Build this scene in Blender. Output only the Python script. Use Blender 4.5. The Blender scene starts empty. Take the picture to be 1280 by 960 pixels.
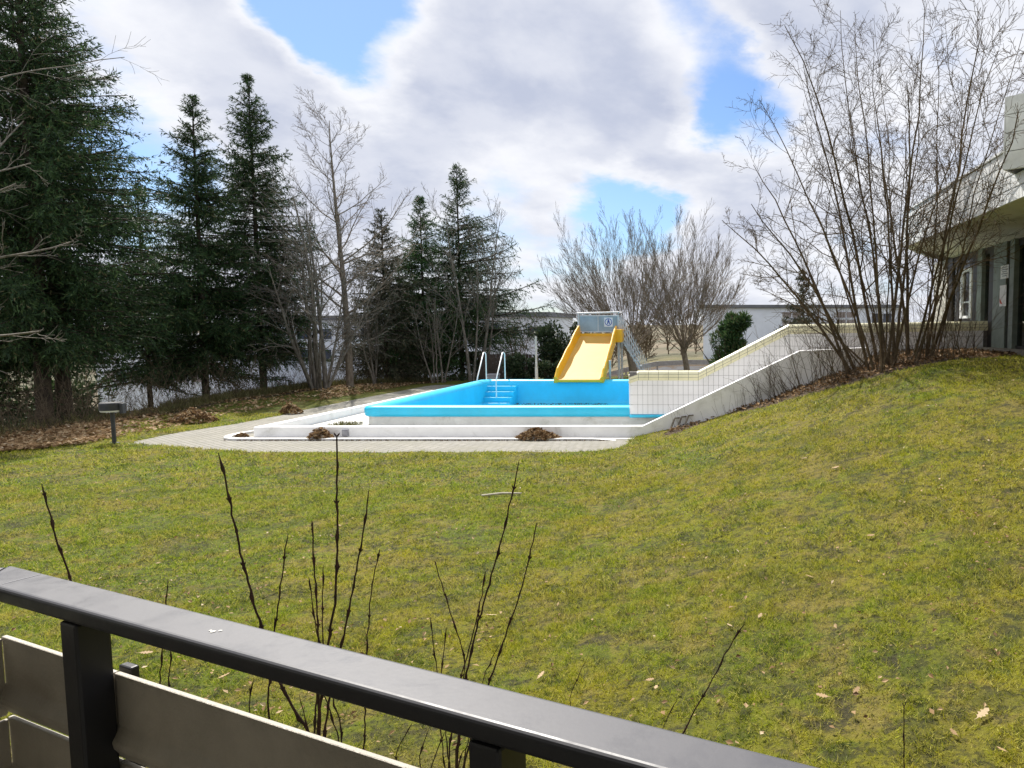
import bpy, math
import numpy as np
from math import radians, sin, cos, pi, sqrt, atan2
from mathutils import Vector

# ------------------------------------------------------------------ camera
S = bpy.context.scene
COL = S.collection
F, U0, V0, CH = 900.0, 900.0, 480.0, 2.6          # focal length and principal point in photo pixels, eye height
PITCH = math.atan(73.0 / 900.0)
cam_d = bpy.data.cameras.new('camera')
cam = bpy.data.objects.new('camera', cam_d)
COL.objects.link(cam)
cam_d.sensor_width = 36.0
cam_d.lens = 36.0 * F / 1280.0
cam_d.shift_x = -(U0 - 640.0) / 1280.0
cam_d.clip_start = 0.05
cam_d.clip_end = 5000
cam.location = (0, 0, CH)
cam.rotation_euler = (pi / 2 - PITCH, 0, 0)
S.camera = cam

# ------------------------------------------------------------------ light
SUN_AZ, SUN_EL = radians(-30), radians(50)         # azimuth from +Y, positive to the right
SUN_DIR = Vector((sin(SUN_AZ) * cos(SUN_EL), cos(SUN_AZ) * cos(SUN_EL), sin(SUN_EL)))
sd = bpy.data.lights.new('sun', 'SUN')
sd.energy = 4.2
sd.angle = radians(0.6)
sd.color = (1.0, 0.95, 0.87)
sun = bpy.data.objects.new('sun', sd)
COL.objects.link(sun)
sun.rotation_euler = (-SUN_DIR).to_track_quat('-Z', 'Y').to_euler()
sun.location = SUN_DIR * 60

S.view_settings.view_transform = 'Standard'
S.view_settings.look = 'None'
S.view_settings.gamma = 1
S.view_settings.use_curve_mapping = False
S.view_settings.exposure = 0.72
S.render.engine = 'CYCLES'
S.cycles.max_bounces = 6
S.cycles.transparent_max_bounces = 8
S.cycles.use_denoising = True


def pray(u, v):
    cx, cy = (u - U0) / F, (v - V0) / F
    return np.array([cx, cos(PITCH) - cy * sin(PITCH), -sin(PITCH) - cy * cos(PITCH)])


def onz(u, v, z):
    d = pray(u, v)
    return np.array([0, 0, CH]) + d * ((z - CH) / d[2])


def aty(u, v, y):
    d = pray(u, v)
    return np.array([0, 0, CH]) + d * (y / d[1])


# ------------------------------------------------------------------ node helpers
class NT:
    def __init__(s, tree):
        s.t = tree
        s.n = tree.nodes
        s.l = tree.links

    def node(s, typ, **kw):
        n = s.n.new(typ)
        for k, v in kw.items():
            if k == 'ins':
                for i, x in v.items():
                    s.put(n.inputs[i], x)
            else:
                setattr(n, k, v)
        return n

    def put(s, sock, x):
        if isinstance(x, bpy.types.NodeSocket):
            s.l.new(x, sock)
        elif isinstance(x, bpy.types.Node):
            s.l.new(x.outputs[0], sock)
        else:
            sock.default_value = x

    def math(s, op, a, b=0.0, c=None, clamp=False):
        n = s.node('ShaderNodeMath', operation=op, use_clamp=clamp)
        s.put(n.inputs[0], a)
        s.put(n.inputs[1], b)
        if c is not None:
            s.put(n.inputs[2], c)
        return n.outputs[0]

    def vmath(s, op, a, b=None):
        n = s.node('ShaderNodeVectorMath', operation=op)
        s.put(n.inputs[0], a)
        if b is not None:
            s.put(n.inputs[1], b)
        return n.outputs['Value'] if op in ('DOT_PRODUCT', 'LENGTH') else n.outputs[0]

    def noise(s, vec, scale, detail=4, rough=0.55, dist=0.0):
        n = s.node('ShaderNodeTexNoise')
        n.inputs['Scale'].default_value = scale
        n.inputs['Detail'].default_value = detail
        n.inputs['Roughness'].default_value = rough
        n.inputs['Distortion'].default_value = dist
        if vec is not None:
            s.put(n.inputs['Vector'], vec)
        return n.outputs['Fac']

    def ss(s, x, a, b, lo=0.0, hi=1.0):
        n = s.node('ShaderNodeMapRange', interpolation_type='SMOOTHSTEP')
        s.put(n.inputs[0], x)
        for i, q in ((1, a), (2, b), (3, lo), (4, hi)):
            s.put(n.inputs[i], q)
        return n.outputs[0]

    def mix(s, f, a, b, mode='MIX'):
        n = s.node('ShaderNodeMix', data_type='RGBA', blend_type=mode)
        s.put(n.inputs[0], f)
        for i, q in ((6, a), (7, b)):
            if isinstance(q, tuple) and len(q) == 3:
                q = (*q, 1)
            s.put(n.inputs[i], q)
        return n.outputs[2]


# ------------------------------------------------------------------ sky
W = bpy.data.worlds.new('World')
S.world = W
W.use_nodes = True
t = NT(W.node_tree)
t.n.clear()
sky = t.node('ShaderNodeTexSky', sky_type='NISHITA', sun_disc=False, sun_elevation=SUN_EL,
             sun_rotation=SUN_AZ, air_density=1.0, dust_density=0.6, ozone_density=1.6)
tc = t.node('ShaderNodeTexCoord').outputs['Generated']
sep = t.node('ShaderNodeSeparateXYZ')
t.put(sep.inputs[0], tc)
zz = t.math('ADD', t.math('MAXIMUM', sep.outputs[2], 0.0), 0.30)
comb = t.node('ShaderNodeCombineXYZ')
t.put(comb.inputs[0], t.math('DIVIDE', sep.outputs[0], zz))
t.put(comb.inputs[1], t.math('DIVIDE', sep.outputs[1], zz))
pv = comb.outputs[0]
wn = t.node('ShaderNodeTexNoise')
wn.inputs['Scale'].default_value = 2.6
wn.inputs['Detail'].default_value = 6
wn.inputs['Roughness'].default_value = 0.6
t.put(wn.inputs['Vector'], pv)
warp = t.vmath('SUBTRACT', wn.outputs['Color'], (0.5, 0.5, 0.5))
wsc = t.node('ShaderNodeVectorMath', operation='SCALE')
t.put(wsc.inputs[0], warp)
wsc.inputs['Scale'].default_value = 0.16
tcw = t.vmath('NORMALIZE', t.vmath('ADD', tc, wsc.outputs[0]))
big = t.noise(pv, 1.35, 10, 0.58, 0.15)
big2 = t.noise(t.vmath('ADD', pv, (0.05, -0.13, 0.0)), 1.35, 6, 0.55, 0.15)
fine = t.noise(pv, 4.2, 10, 0.62, 0.2)


def patch(u, v, r, amp):
    d = Vector(pray(u, v)).normalized()
    return t.math('MULTIPLY', t.ss(t.vmath('DOT_PRODUCT', tcw, tuple(d)), cos(radians(r)), 1.0), amp)


dens = t.math('ADD', t.math('MULTIPLY', t.math('SUBTRACT', big, 0.5), 1.25), 0.665)
for u, v, r, amp in ((445, 42, 6.5, -0.80), (395, 10, 5.5, -0.40), (290, 60, 7, 0.25), (872, 75, 6.5, -0.50), (925, 125, 6.5, -0.36), (815, 245, 6, -0.34), (770, 262, 5, -0.2), (905, 170, 5, -0.3), (195, 208, 6, -0.36),
                     (150, 60, 5, -0.18), (660, 285, 11, -0.20), (950, 115, 5, -0.08), (560, 250, 8, -0.10), (330, 120, 14, 0.16), (500, 90, 10, 0.14), (960, 60, 9, 0.20), (740, 110, 10, 0.2), (835, 140, 8, 0.36), (640, 130, 16, 0.16), (900, 225, 7, 0.30), (1010, 30, 9, 0.22), (560, 60, 9, 0.12)):
    dens = t.math('ADD', dens, patch(u, v, r, amp))
dens = t.math('ADD', dens, t.math('MULTIPLY', t.math('SUBTRACT', fine, 0.5), 0.30))
mask = t.ss(dens, 0.28, 0.64)
thick = t.ss(dens, 0.52, 1.05)
lit = t.ss(t.math('SUBTRACT', big, big2), -0.09, 0.09)
shade = t.math('ADD', t.math('MULTIPLY', thick, 0.55), t.math('MULTIPLY', t.math('SUBTRACT', 1.0, lit), 0.42), clamp=True)
shade = t.math('ADD', shade, t.math('MULTIPLY', t.math('SUBTRACT', fine, 0.5), 0.6), clamp=True)
K = 10.0
ccol = t.mix(shade, (0.60 * K, 0.607 * K, 0.635 * K), (0.335 * K, 0.365 * K, 0.455 * K))
skyb = t.mix(1.0, sky.outputs[0], (0.58, 0.71, 0.88), 'MULTIPLY')
fincol = t.mix(mask, skyb, ccol)
bg = t.node('ShaderNodeBackground')
t.put(bg.inputs[0], fincol)
bg.inputs[1].default_value = 0.1
wo = t.node('ShaderNodeOutputWorld')
t.put(wo.inputs[0], bg.outputs[0])

# ------------------------------------------------------------------ materials
MATS = {}


def material(name, col, rough=0.6, var=0.15, vscale=6.0, bump=0.0, bscale=40.0, metal=0.0, spec=0.5, col2=None, stain=0.0, stain_col=(0.1, 0.09, 0.06), stain_scale=2.0):
    m = bpy.data.materials.new(name)
    m.use_nodes = True
    q = NT(m.node_tree)
    b = q.n['Principled BSDF']
    geo = q.node('ShaderNodeNewGeometry').outputs['Position']
    nz = q.noise(geo, vscale, 6, 0.6)
    c2 = col2 or tuple(c * (1 - 2 * var) for c in col)
    c1 = col if col2 else tuple(min(1, c * (1 + var)) for c in col)
    cc = q.mix(q.ss(nz, 0.3, 0.7), c1, c2)
    if stain > 0:
        s2 = q.noise(geo, stain_scale, 8, 0.68, 0.6)
        cc = q.mix(q.math('MULTIPLY', q.ss(s2, 0.5, 0.72), stain), cc, stain_col)
    q.put(b.inputs['Base Color'], cc)
    b.inputs['Roughness'].default_value = rough
    b.inputs['Metallic'].default_value = metal
    b.inputs['Specular IOR Level'].default_value = spec
    if bump > 0:
        bn = q.node('ShaderNodeBump')
        bn.inputs['Strength'].default_value = bump
        bn.inputs['Distance'].default_value = 0.01
        q.put(bn.inputs['Height'], q.noise(geo, bscale, 5, 0.6))
        q.put(b.inputs['Normal'], bn.outputs[0])
    MATS[name] = m
    return m


def leafmat(name, stops, rough=0.6, trans=0.25, spec=0.25):
    """foliage: colour picked per face by the 'tint' attribute, part of the light passes through"""
    m = bpy.data.materials.new(name)
    m.use_nodes = True
    q = NT(m.node_tree)
    b = q.n['Principled BSDF']
    at = q.node('ShaderNodeAttribute', attribute_name='tint')
    r = q.node('ShaderNodeValToRGB')
    r.color_ramp.elements[0].position = stops[0][0]
    r.color_ramp.elements[0].color = (*stops[0][1], 1)
    r.color_ramp.elements[1].position = stops[-1][0]
    r.color_ramp.elements[1].color = (*stops[-1][1], 1)
    for p, c in stops[1:-1]:
        e = r.color_ramp.elements.new(p)
        e.color = (*c, 1)
    q.put(r.inputs[0], at.outputs['Fac'])
    q.put(b.inputs['Base Color'], r.outputs[0])
    b.inputs['Roughness'].default_value = rough
    b.inputs['Specular IOR Level'].default_value = spec
    if trans > 0:
        tr = q.node('ShaderNodeBsdfTranslucent')
        q.put(tr.inputs[0], r.outputs[0])
        mx = q.node('ShaderNodeMixShader')
        mx.inputs[0].default_value = trans
        q.put(mx.inputs[1], b.outputs[0])
        q.put(mx.inputs[2], tr.outputs[0])
        q.put(q.n['Material Output'].inputs[0], mx.outputs[0])
    MATS[name] = m
    return m


def lawn_colour(q, pos):
    sx_ = q.node('ShaderNodeSeparateXYZ')
    q.put(sx_.inputs[0], pos)
    dry = q.ss(q.math('ADD', sx_.outputs[0], q.math('MULTIPLY', q.math('SUBTRACT', q.noise(pos, 0.6, 4, 0.6), 0.5), 7.0)), -7.0, 3.0)
    a = q.noise(pos, 0.45, 5, 0.6, 0.5)
    b2 = q.noise(pos, 1.9, 6, 0.65, 0.6)
    c = q.noise(pos, 9.0, 6, 0.7)
    col = q.mix(q.ss(q.math('ADD', a, q.math('MULTIPLY', q.math('SUBTRACT', dry, 0.5), 0.16)), 0.38, 0.62), (0.30, 0.42, 0.008), (0.54, 0.48, 0.022))
    col = q.mix(q.math('MULTIPLY', q.ss(b2, 0.49, 0.60), 0.85), col, (0.60, 0.47, 0.11))
    col = q.mix(q.math('MULTIPLY', q.ss(b2, 0.47, 0.38), 0.8), col, (0.155, 0.235, 0.014))
    g2 = q.noise(pos, 0.95, 7, 0.68, 0.8)
    col = q.mix(q.math('MULTIPLY', q.ss(g2, 0.50, 0.64), 0.55), col, (0.17, 0.165, 0.045))
    col = q.mix(q.math('MULTIPLY', q.ss(g2, 0.46, 0.34), 0.5), col, (0.42, 0.50, 0.012))
    col = q.mix(q.math('MULTIPLY', q.ss(c, 0.52, 0.40), 0.75), col, (0.075, 0.082, 0.028))
    e = q.noise(pos, 2.7, 7, 0.75, 1.2)
    col = q.mix(q.math('MULTIPLY', q.ss(e, 0.55, 0.63), 0.8), col, (0.095, 0.080, 0.055))
    f2 = q.noise(pos, 26.0, 5, 0.75)
    col = q.mix(q.math('MULTIPLY', q.ss(f2, 0.50, 0.36), 0.7), col, (0.06, 0.06, 0.025))
    col = q.mix(q.math('MULTIPLY', q.ss(f2, 0.54, 0.66), 0.5), col, (0.58, 0.56, 0.08))
    return col


def make_ground_mat():
    m = bpy.data.materials.new('ground_lawn')
    m.use_nodes = True
    q = NT(m.node_tree)
    b = q.n['Principled BSDF']
    pos = q.node('ShaderNodeNewGeometry').outputs['Position']
    col = lawn_colour(q, pos)
    col = q.mix(0.72, col, (0.032, 0.030, 0.016))  # ground darkened to paint in the shadow between the grass blades
    soil = q.node('ShaderNodeAttribute', attribute_name='soil').outputs['Fac']
    n1 = q.noise(pos, 3.0, 6, 0.65)
    sm = q.ss(q.math('ADD', soil, q.math('MULTIPLY', q.math('SUBTRACT', n1, 0.5), 0.7)), 0.35, 0.6)
    sc = q.mix(q.ss(q.noise(pos, 14.0, 6, 0.7), 0.35, 0.65), (0.045, 0.034, 0.024), (0.12, 0.085, 0.055))
    col = q.mix(sm, col, sc)
    far = q.node('ShaderNodeAttribute', attribute_name='far').outputs['Fac']
    fc = q.mix(q.ss(q.noise(pos, 0.05, 5, 0.6), 0.42, 0.58), (0.20, 0.165, 0.115), (0.12, 0.115, 0.075))
    col = q.mix(far, col, fc)
    q.put(b.inputs['Base Color'], col)
    b.inputs['Roughness'].default_value = 0.9
    b.inputs['Specular IOR Level'].default_value = 0.15
    bn = q.node('ShaderNodeBump')
    bn.inputs['Strength'].default_value = 0.8
    bn.inputs['Distance'].default_value = 0.03
    q.put(bn.inputs['Height'], q.noise(pos, 35.0, 6, 0.7))
    q.put(b.inputs['Normal'], bn.outputs[0])
    return m


def make_grass_mat():
    m = bpy.data.materials.new('grass_blades')
    m.use_nodes = True
    q = NT(m.node_tree)
    b = q.n['Principled BSDF']
    pos = q.node('ShaderNodeNewGeometry').outputs['Position']
    col = lawn_colour(q, pos)
    tint = q.node('ShaderNodeAttribute', attribute_name='tint').outputs['Fac']
    col = q.mix(q.ss(tint, 0.72, 0.78), col, (0.66, 0.54, 0.17))
    col = q.mix(q.math('MULTIPLY', q.ss(tint, 0.30, 0.05), 0.9), col, (0.04, 0.07, 0.012))
    col = q.mix(q.math('MULTIPLY', q.ss(tint, 0.30, 0.55), 0.30), col, (0.42, 0.54, 0.015))
    q.put(b.inputs['Base Color'], col)
    b.inputs['Roughness'].default_value = 0.55
    b.inputs['Specular IOR Level'].default_value = 0.3
    tr = q.node('ShaderNodeBsdfTranslucent')
    q.put(tr.inputs[0], col)
    mx = q.node('ShaderNodeMixShader')
    mx.inputs[0].default_value = 0.35
    q.put(mx.inputs[1], b.outputs[0])
    q.put(mx.inputs[2], tr.outputs[0])
    q.put(q.n['Material Output'].inputs[0], mx.outputs[0])
    return m


def make_paver_mat():
    m = bpy.data.materials.new('concrete_pavers')
    m.use_nodes = True
    q = NT(m.node_tree)
    b = q.n['Principled BSDF']
    pos = q.node('ShaderNodeNewGeometry').outputs['Position']
    br = q.node('ShaderNodeTexBrick')
    mp = q.node('ShaderNodeMapping')
    mp.inputs['Rotation'].default_value = (0, 0, radians(38))
    q.put(mp.inputs[0], pos)
    q.put(br.inputs['Vector'], mp.outputs[0])
    br.inputs['Color1'].default_value = (0.29, 0.275, 0.24, 1)
    br.inputs['Color2'].default_value = (0.235, 0.225, 0.20, 1)
    br.inputs['Mortar'].default_value = (0.13, 0.125, 0.085, 1)
    br.inputs['Scale'].default_value = 1.0
    br.inputs['Brick Width'].default_value = 0.24
    br.inputs['Row Height'].default_value = 0.12
    br.inputs['Mortar Size'].default_value = 0.010
    br.inputs['Mortar Smooth'].default_value = 0.3
    n1 = q.noise(pos, 0.8, 8, 0.65, 0.4)
    col = q.mix(q.math('MULTIPLY', q.ss(n1, 0.42, 0.68), 0.55), br.outputs['Color'], (0.20, 0.19, 0.145))
    col = q.mix(q.math('MULTIPLY', q.ss(q.noise(pos, 11, 5, 0.7), 0.5, 0.75), 0.4), col, (0.24, 0.21, 0.16))
    q.put(b.inputs['Base Color'], col)
    b.inputs['Roughness'].default_value = 0.85
    bn = q.node('ShaderNodeBump')
    bn.inputs['Strength'].default_value = 0.6
    bn.inputs['Distance'].default_value = 0.01
    bn.invert = True
    q.put(bn.inputs['Height'], br.outputs['Fac'])
    q.put(b.inputs['Normal'], bn.outputs[0])
    return m


def make_bark(name, c1, c2, scale=14):
    m = bpy.data.materials.new(name)
    m.use_nodes = True
    q = NT(m.node_tree)
    b = q.n['Principled BSDF']
    pos = q.node('ShaderNodeNewGeometry').outputs['Position']
    mp = q.node('ShaderNodeMapping')
    mp.inputs['Scale'].default_value = (1, 1, 0.3)
    q.put(mp.inputs[0], pos)
    n1 = q.noise(mp.outputs[0], scale, 6, 0.7)
    n2 = q.noise(pos, 2.0, 4, 0.6)
    col = q.mix(q.ss(n1, 0.35, 0.65), c1, c2)
    col = q.mix(q.math('MULTIPLY', q.ss(n2, 0.5, 0.7), 0.4), col, (0.075, 0.08, 0.035))
    q.put(b.inputs['Base Color'], col)
    b.inputs['Roughness'].default_value = 0.85
    b.inputs['Specular IOR Level'].default_value = 0.2
    bn = q.node('ShaderNodeBump')
    bn.inputs['Strength'].default_value = 0.7
    bn.inputs['Distance'].default_value = 0.02
    q.put(bn.inputs['Height'], n1)
    q.put(b.inputs['Normal'], bn.outputs[0])
    MATS[name] = m
    return m


def make_glass(name, tint, transp):
    m = bpy.data.materials.new(name)
    m.use_nodes = True
    q = NT(m.node_tree)
    q.n.remove(q.n['Principled BSDF'])
    gl = q.node('ShaderNodeBsdfGlossy')
    gl.inputs['Roughness'].default_value = 0.03
    gl.inputs[0].default_value = (0.9, 0.9, 0.9, 1)
    tp = q.node('ShaderNodeBsdfTransparent')
    tp.inputs[0].default_value = (*tint, 1)
    lw = q.node('ShaderNodeLayerWeight')
    lw.inputs[0].default_value = transp
    mx = q.node('ShaderNodeMixShader')
    q.put(mx.inputs[0], lw.outputs['Fresnel'])
    q.put(mx.inputs[1], tp.outputs[0])
    q.put(mx.inputs[2], gl.outputs[0])
    q.put(q.n['Material Output'].inputs[0], mx.outputs[0])
    MATS[name] = m
    return m


GROUND, GRASS, PAVER = make_ground_mat(), make_grass_mat(), make_paver_mat()
material('white_paint', (0.92, 0.915, 0.91), 0.55, 0.03, 3, 0.15, 60, stain=0.45, stain_col=(0.42, 0.40, 0.34), stain_scale=1.6)
material('pool_white', (0.80, 0.79, 0.74), 0.55, 0.05, 3, 0.1, 50, stain=0.5, stain_col=(0.40, 0.39, 0.30), stain_scale=2.2)
material('pool_blue', (0.035, 0.60, 0.90), 0.36, 0.05, 1.2, 0.05, 30, stain=0.25, stain_col=(0.10, 0.50, 0.66), stain_scale=1.3)
material('pool_blue_edge', (0.18, 0.66, 0.84), 0.4, 0.05, 2)
material('deck_concrete', (0.60, 0.59, 0.56), 0.8, 0.06, 4, 0.3, 50, stain=0.5, stain_col=(0.30, 0.28, 0.22), stain_scale=1.4)
material('tile_white', (0.92, 0.91, 0.92), 0.25, 0.03, 1.3, stain=0.2, stain_col=(0.5, 0.48, 0.42), stain_scale=1.1)
material('tile_cream', (0.86, 0.82, 0.57), 0.3, 0.05, 2.0, stain=0.3, stain_col=(0.45, 0.42, 0.25), stain_scale=2.5)
material('grout', (0.17, 0.16, 0.15), 0.9, 0.1, 20)
material('slide_yellow', (0.80, 0.42, 0.006), 0.4, 0.04, 2.0, stain=0.15, stain_col=(0.5, 0.33, 0.05), stain_scale=3)
material('slide_bed', (0.68, 0.395, 0.075), 0.6, 0.06, 1.2, stain=0.25, stain_col=(0.62, 0.46, 0.20), stain_scale=1.0)
material('galvanised', (0.55, 0.56, 0.58), 0.42, 0.08, 8, metal=0.6)
material('panel_grey', (0.30, 0.39, 0.47), 0.25, 0.1, 2)
material('sign_white', (0.72, 0.76, 0.82), 0.5, 0.04, 5)
material('sign_blue', (0.02, 0.07, 0.38), 0.5, 0.04, 5)
material('white_metal', (0.82, 0.81, 0.79), 0.35, 0.03, 10)
material('pole_grey', (0.60, 0.58, 0.53), 0.6, 0.1, 5, stain=0.4)
material('lamp_black', (0.035, 0.037, 0.042), 0.45, 0.2, 8)
material('lamp_lens', (0.78, 0.78, 0.78), 0.3, 0.05, 8)
material('rail_metal', (0.016, 0.016, 0.020), 0.42, 0.05, 2.5, 0.02, 160, stain=0.35, stain_col=(0.024, 0.024, 0.027), stain_scale=9)
material('post_metal', (0.011, 0.011, 0.014), 0.42, 0.1, 5, 0.05, 120)
material('scuff_white', (0.75, 0.74, 0.70), 0.8, 0.05, 30)
material('board_beige', (0.46, 0.41, 0.33), 0.65, 0.10, 5, 0.35, 180, stain=0.5, stain_col=(0.27, 0.22, 0.16), stain_scale=4)
material('facade_white', (0.84, 0.85, 0.86), 0.7, 0.02, 1.5, stain=0.12, stain_col=(0.45, 0.46, 0.44), stain_scale=1.0)
material('facade_dark', (0.035, 0.036, 0.034), 0.7, 0.1, 4)
material('soffit_green', (0.80, 0.80, 0.73), 0.6, 0.05, 2, stain=0.3, stain_col=(0.30, 0.31, 0.26), stain_scale=1.5)
material('shingle_grey', (0.78, 0.80, 0.76), 0.6, 0.07, 3, stain=0.4, stain_col=(0.26, 0.28, 0.26), stain_scale=2)
material('post_green', (0.20, 0.235, 0.20), 0.55, 0.1, 4)
material('frame_dark', (0.028, 0.024, 0.022), 0.5, 0.1, 6)
material('pillar_beige', (0.66, 0.63, 0.55), 0.8, 0.06, 3, 0.2, 40)
material('paper', (0.80, 0.80, 0.80), 0.7, 0.03, 8)
material('paper_print', (0.30, 0.31, 0.34), 0.7, 0.05, 8)
material('paper_red', (0.60, 0.10, 0.05), 0.6, 0.05, 8)
material('room_dark', (0.05, 0.052, 0.055), 0.8, 0.2, 2)
material('far_white', (0.80, 0.85, 0.94), 0.6, 0.04, 0.8, stain=0.25, stain_col=(0.48, 0.52, 0.60), stain_scale=0.6)
material('far_roof', (0.16, 0.17, 0.19), 0.7, 0.1, 1)
material('far_window', (0.06, 0.075, 0.11), 0.15, 0.2, 1)
material('far_brown', (0.30, 0.26, 0.25), 0.7, 0.1, 1)
material('fence_wood', (0.060, 0.043, 0.034), 0.8, 0.2, 6, 0.3, 40)
material('grey_plastic', (0.33, 0.33, 0.36), 0.6, 0.1, 6)
material('old_wood', (0.24, 0.21, 0.165), 0.85, 0.2, 12, 0.4, 60)
material('pale_wood', (0.55, 0.50, 0.40), 0.8, 0.15, 18)
material('house_wall', (0.22, 0.215, 0.195), 0.8, 0.06, 3, 0.2, 30)
material('kerb_concrete', (0.70, 0.69, 0.66), 0.75, 0.06, 4, 0.2, 50, stain=0.45, stain_col=(0.33, 0.31, 0.25), stain_scale=2.4)
material('asphalt', (0.055, 0.056, 0.06), 0.9, 0.15, 4)
make_bark('bark_spruce', (0.075, 0.057, 0.042), (0.035, 0.028, 0.022))
make_bark('bark_grey', (0.24, 0.215, 0.18), (0.105, 0.092, 0.076))
make_bark('bark_dark', (0.085, 0.070, 0.058), (0.040, 0.033, 0.028))
make_bark('bark_mid', (0.29, 0.240, 0.19), (0.15, 0.122, 0.096))
make_bark('bark_brown', (0.17, 0.122, 0.070), (0.07, 0.051, 0.032))
make_bark('twig_red', (0.070, 0.036, 0.026), (0.030, 0.018, 0.014), 60)
make_bark('brush_brown', (0.20, 0.155, 0.10), (0.055, 0.042, 0.03), 20)
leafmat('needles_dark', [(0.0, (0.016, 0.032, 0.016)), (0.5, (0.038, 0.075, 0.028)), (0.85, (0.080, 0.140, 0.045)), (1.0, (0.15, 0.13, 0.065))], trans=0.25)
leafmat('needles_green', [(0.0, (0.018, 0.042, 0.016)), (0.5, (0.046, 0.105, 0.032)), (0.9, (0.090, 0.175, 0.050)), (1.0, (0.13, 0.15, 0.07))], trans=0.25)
leafmat('needles_grey', [(0.0, (0.032, 0.040, 0.026)), (0.5, (0.070, 0.082, 0.046)), (1.0, (0.15, 0.13, 0.085))], trans=0.15)
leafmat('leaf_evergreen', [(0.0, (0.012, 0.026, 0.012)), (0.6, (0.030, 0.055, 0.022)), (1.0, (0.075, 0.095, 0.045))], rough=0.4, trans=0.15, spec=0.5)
leafmat('leaf_dry', [(0.0, (0.055, 0.030, 0.014)), (0.35, (0.16, 0.092, 0.042)), (0.7, (0.34, 0.215, 0.105)), (0.92, (0.48, 0.35, 0.20)), (1.0, (0.66, 0.56, 0.40))], rough=0.75, trans=0.15)
leafmat('leaf_pale', [(0.0, (0.32, 0.20, 0.10)), (0.5, (0.46, 0.32, 0.18)), (1.0, (0.62, 0.50, 0.33))], rough=0.7, trans=0.15)
leafmat('weed_olive', [(0.0, (0.06, 0.07, 0.025)), (0.5, (0.14, 0.135, 0.05)), (1.0, (0.30, 0.25, 0.12))], trans=0.25)
make_glass('window_glass', (0.55, 0.6, 0.6), 0.35)
make_glass('plexi', (0.62, 0.72, 0.80), 0.18)


def paint_top_light(m, light_col, amount):  # lighter colour on up-facing faces, painting in the skylight they catch
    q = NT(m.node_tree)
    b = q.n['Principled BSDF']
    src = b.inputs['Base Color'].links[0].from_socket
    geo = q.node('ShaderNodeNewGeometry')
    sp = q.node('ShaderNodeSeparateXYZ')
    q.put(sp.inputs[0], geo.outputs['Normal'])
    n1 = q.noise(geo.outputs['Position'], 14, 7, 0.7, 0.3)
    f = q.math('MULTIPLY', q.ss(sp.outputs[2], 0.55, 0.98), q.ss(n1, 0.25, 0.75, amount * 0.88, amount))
    q.put(b.inputs['Base Color'], q.mix(f, src, light_col))
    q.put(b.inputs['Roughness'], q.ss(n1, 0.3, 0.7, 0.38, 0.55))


paint_top_light(MATS['rail_metal'], (0.25, 0.25, 0.28), 0.33)  # sky-lit brightness of the rail top put into its colour
paint_top_light(MATS['board_beige'], (0.55, 0.52, 0.46), 0.5)


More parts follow.
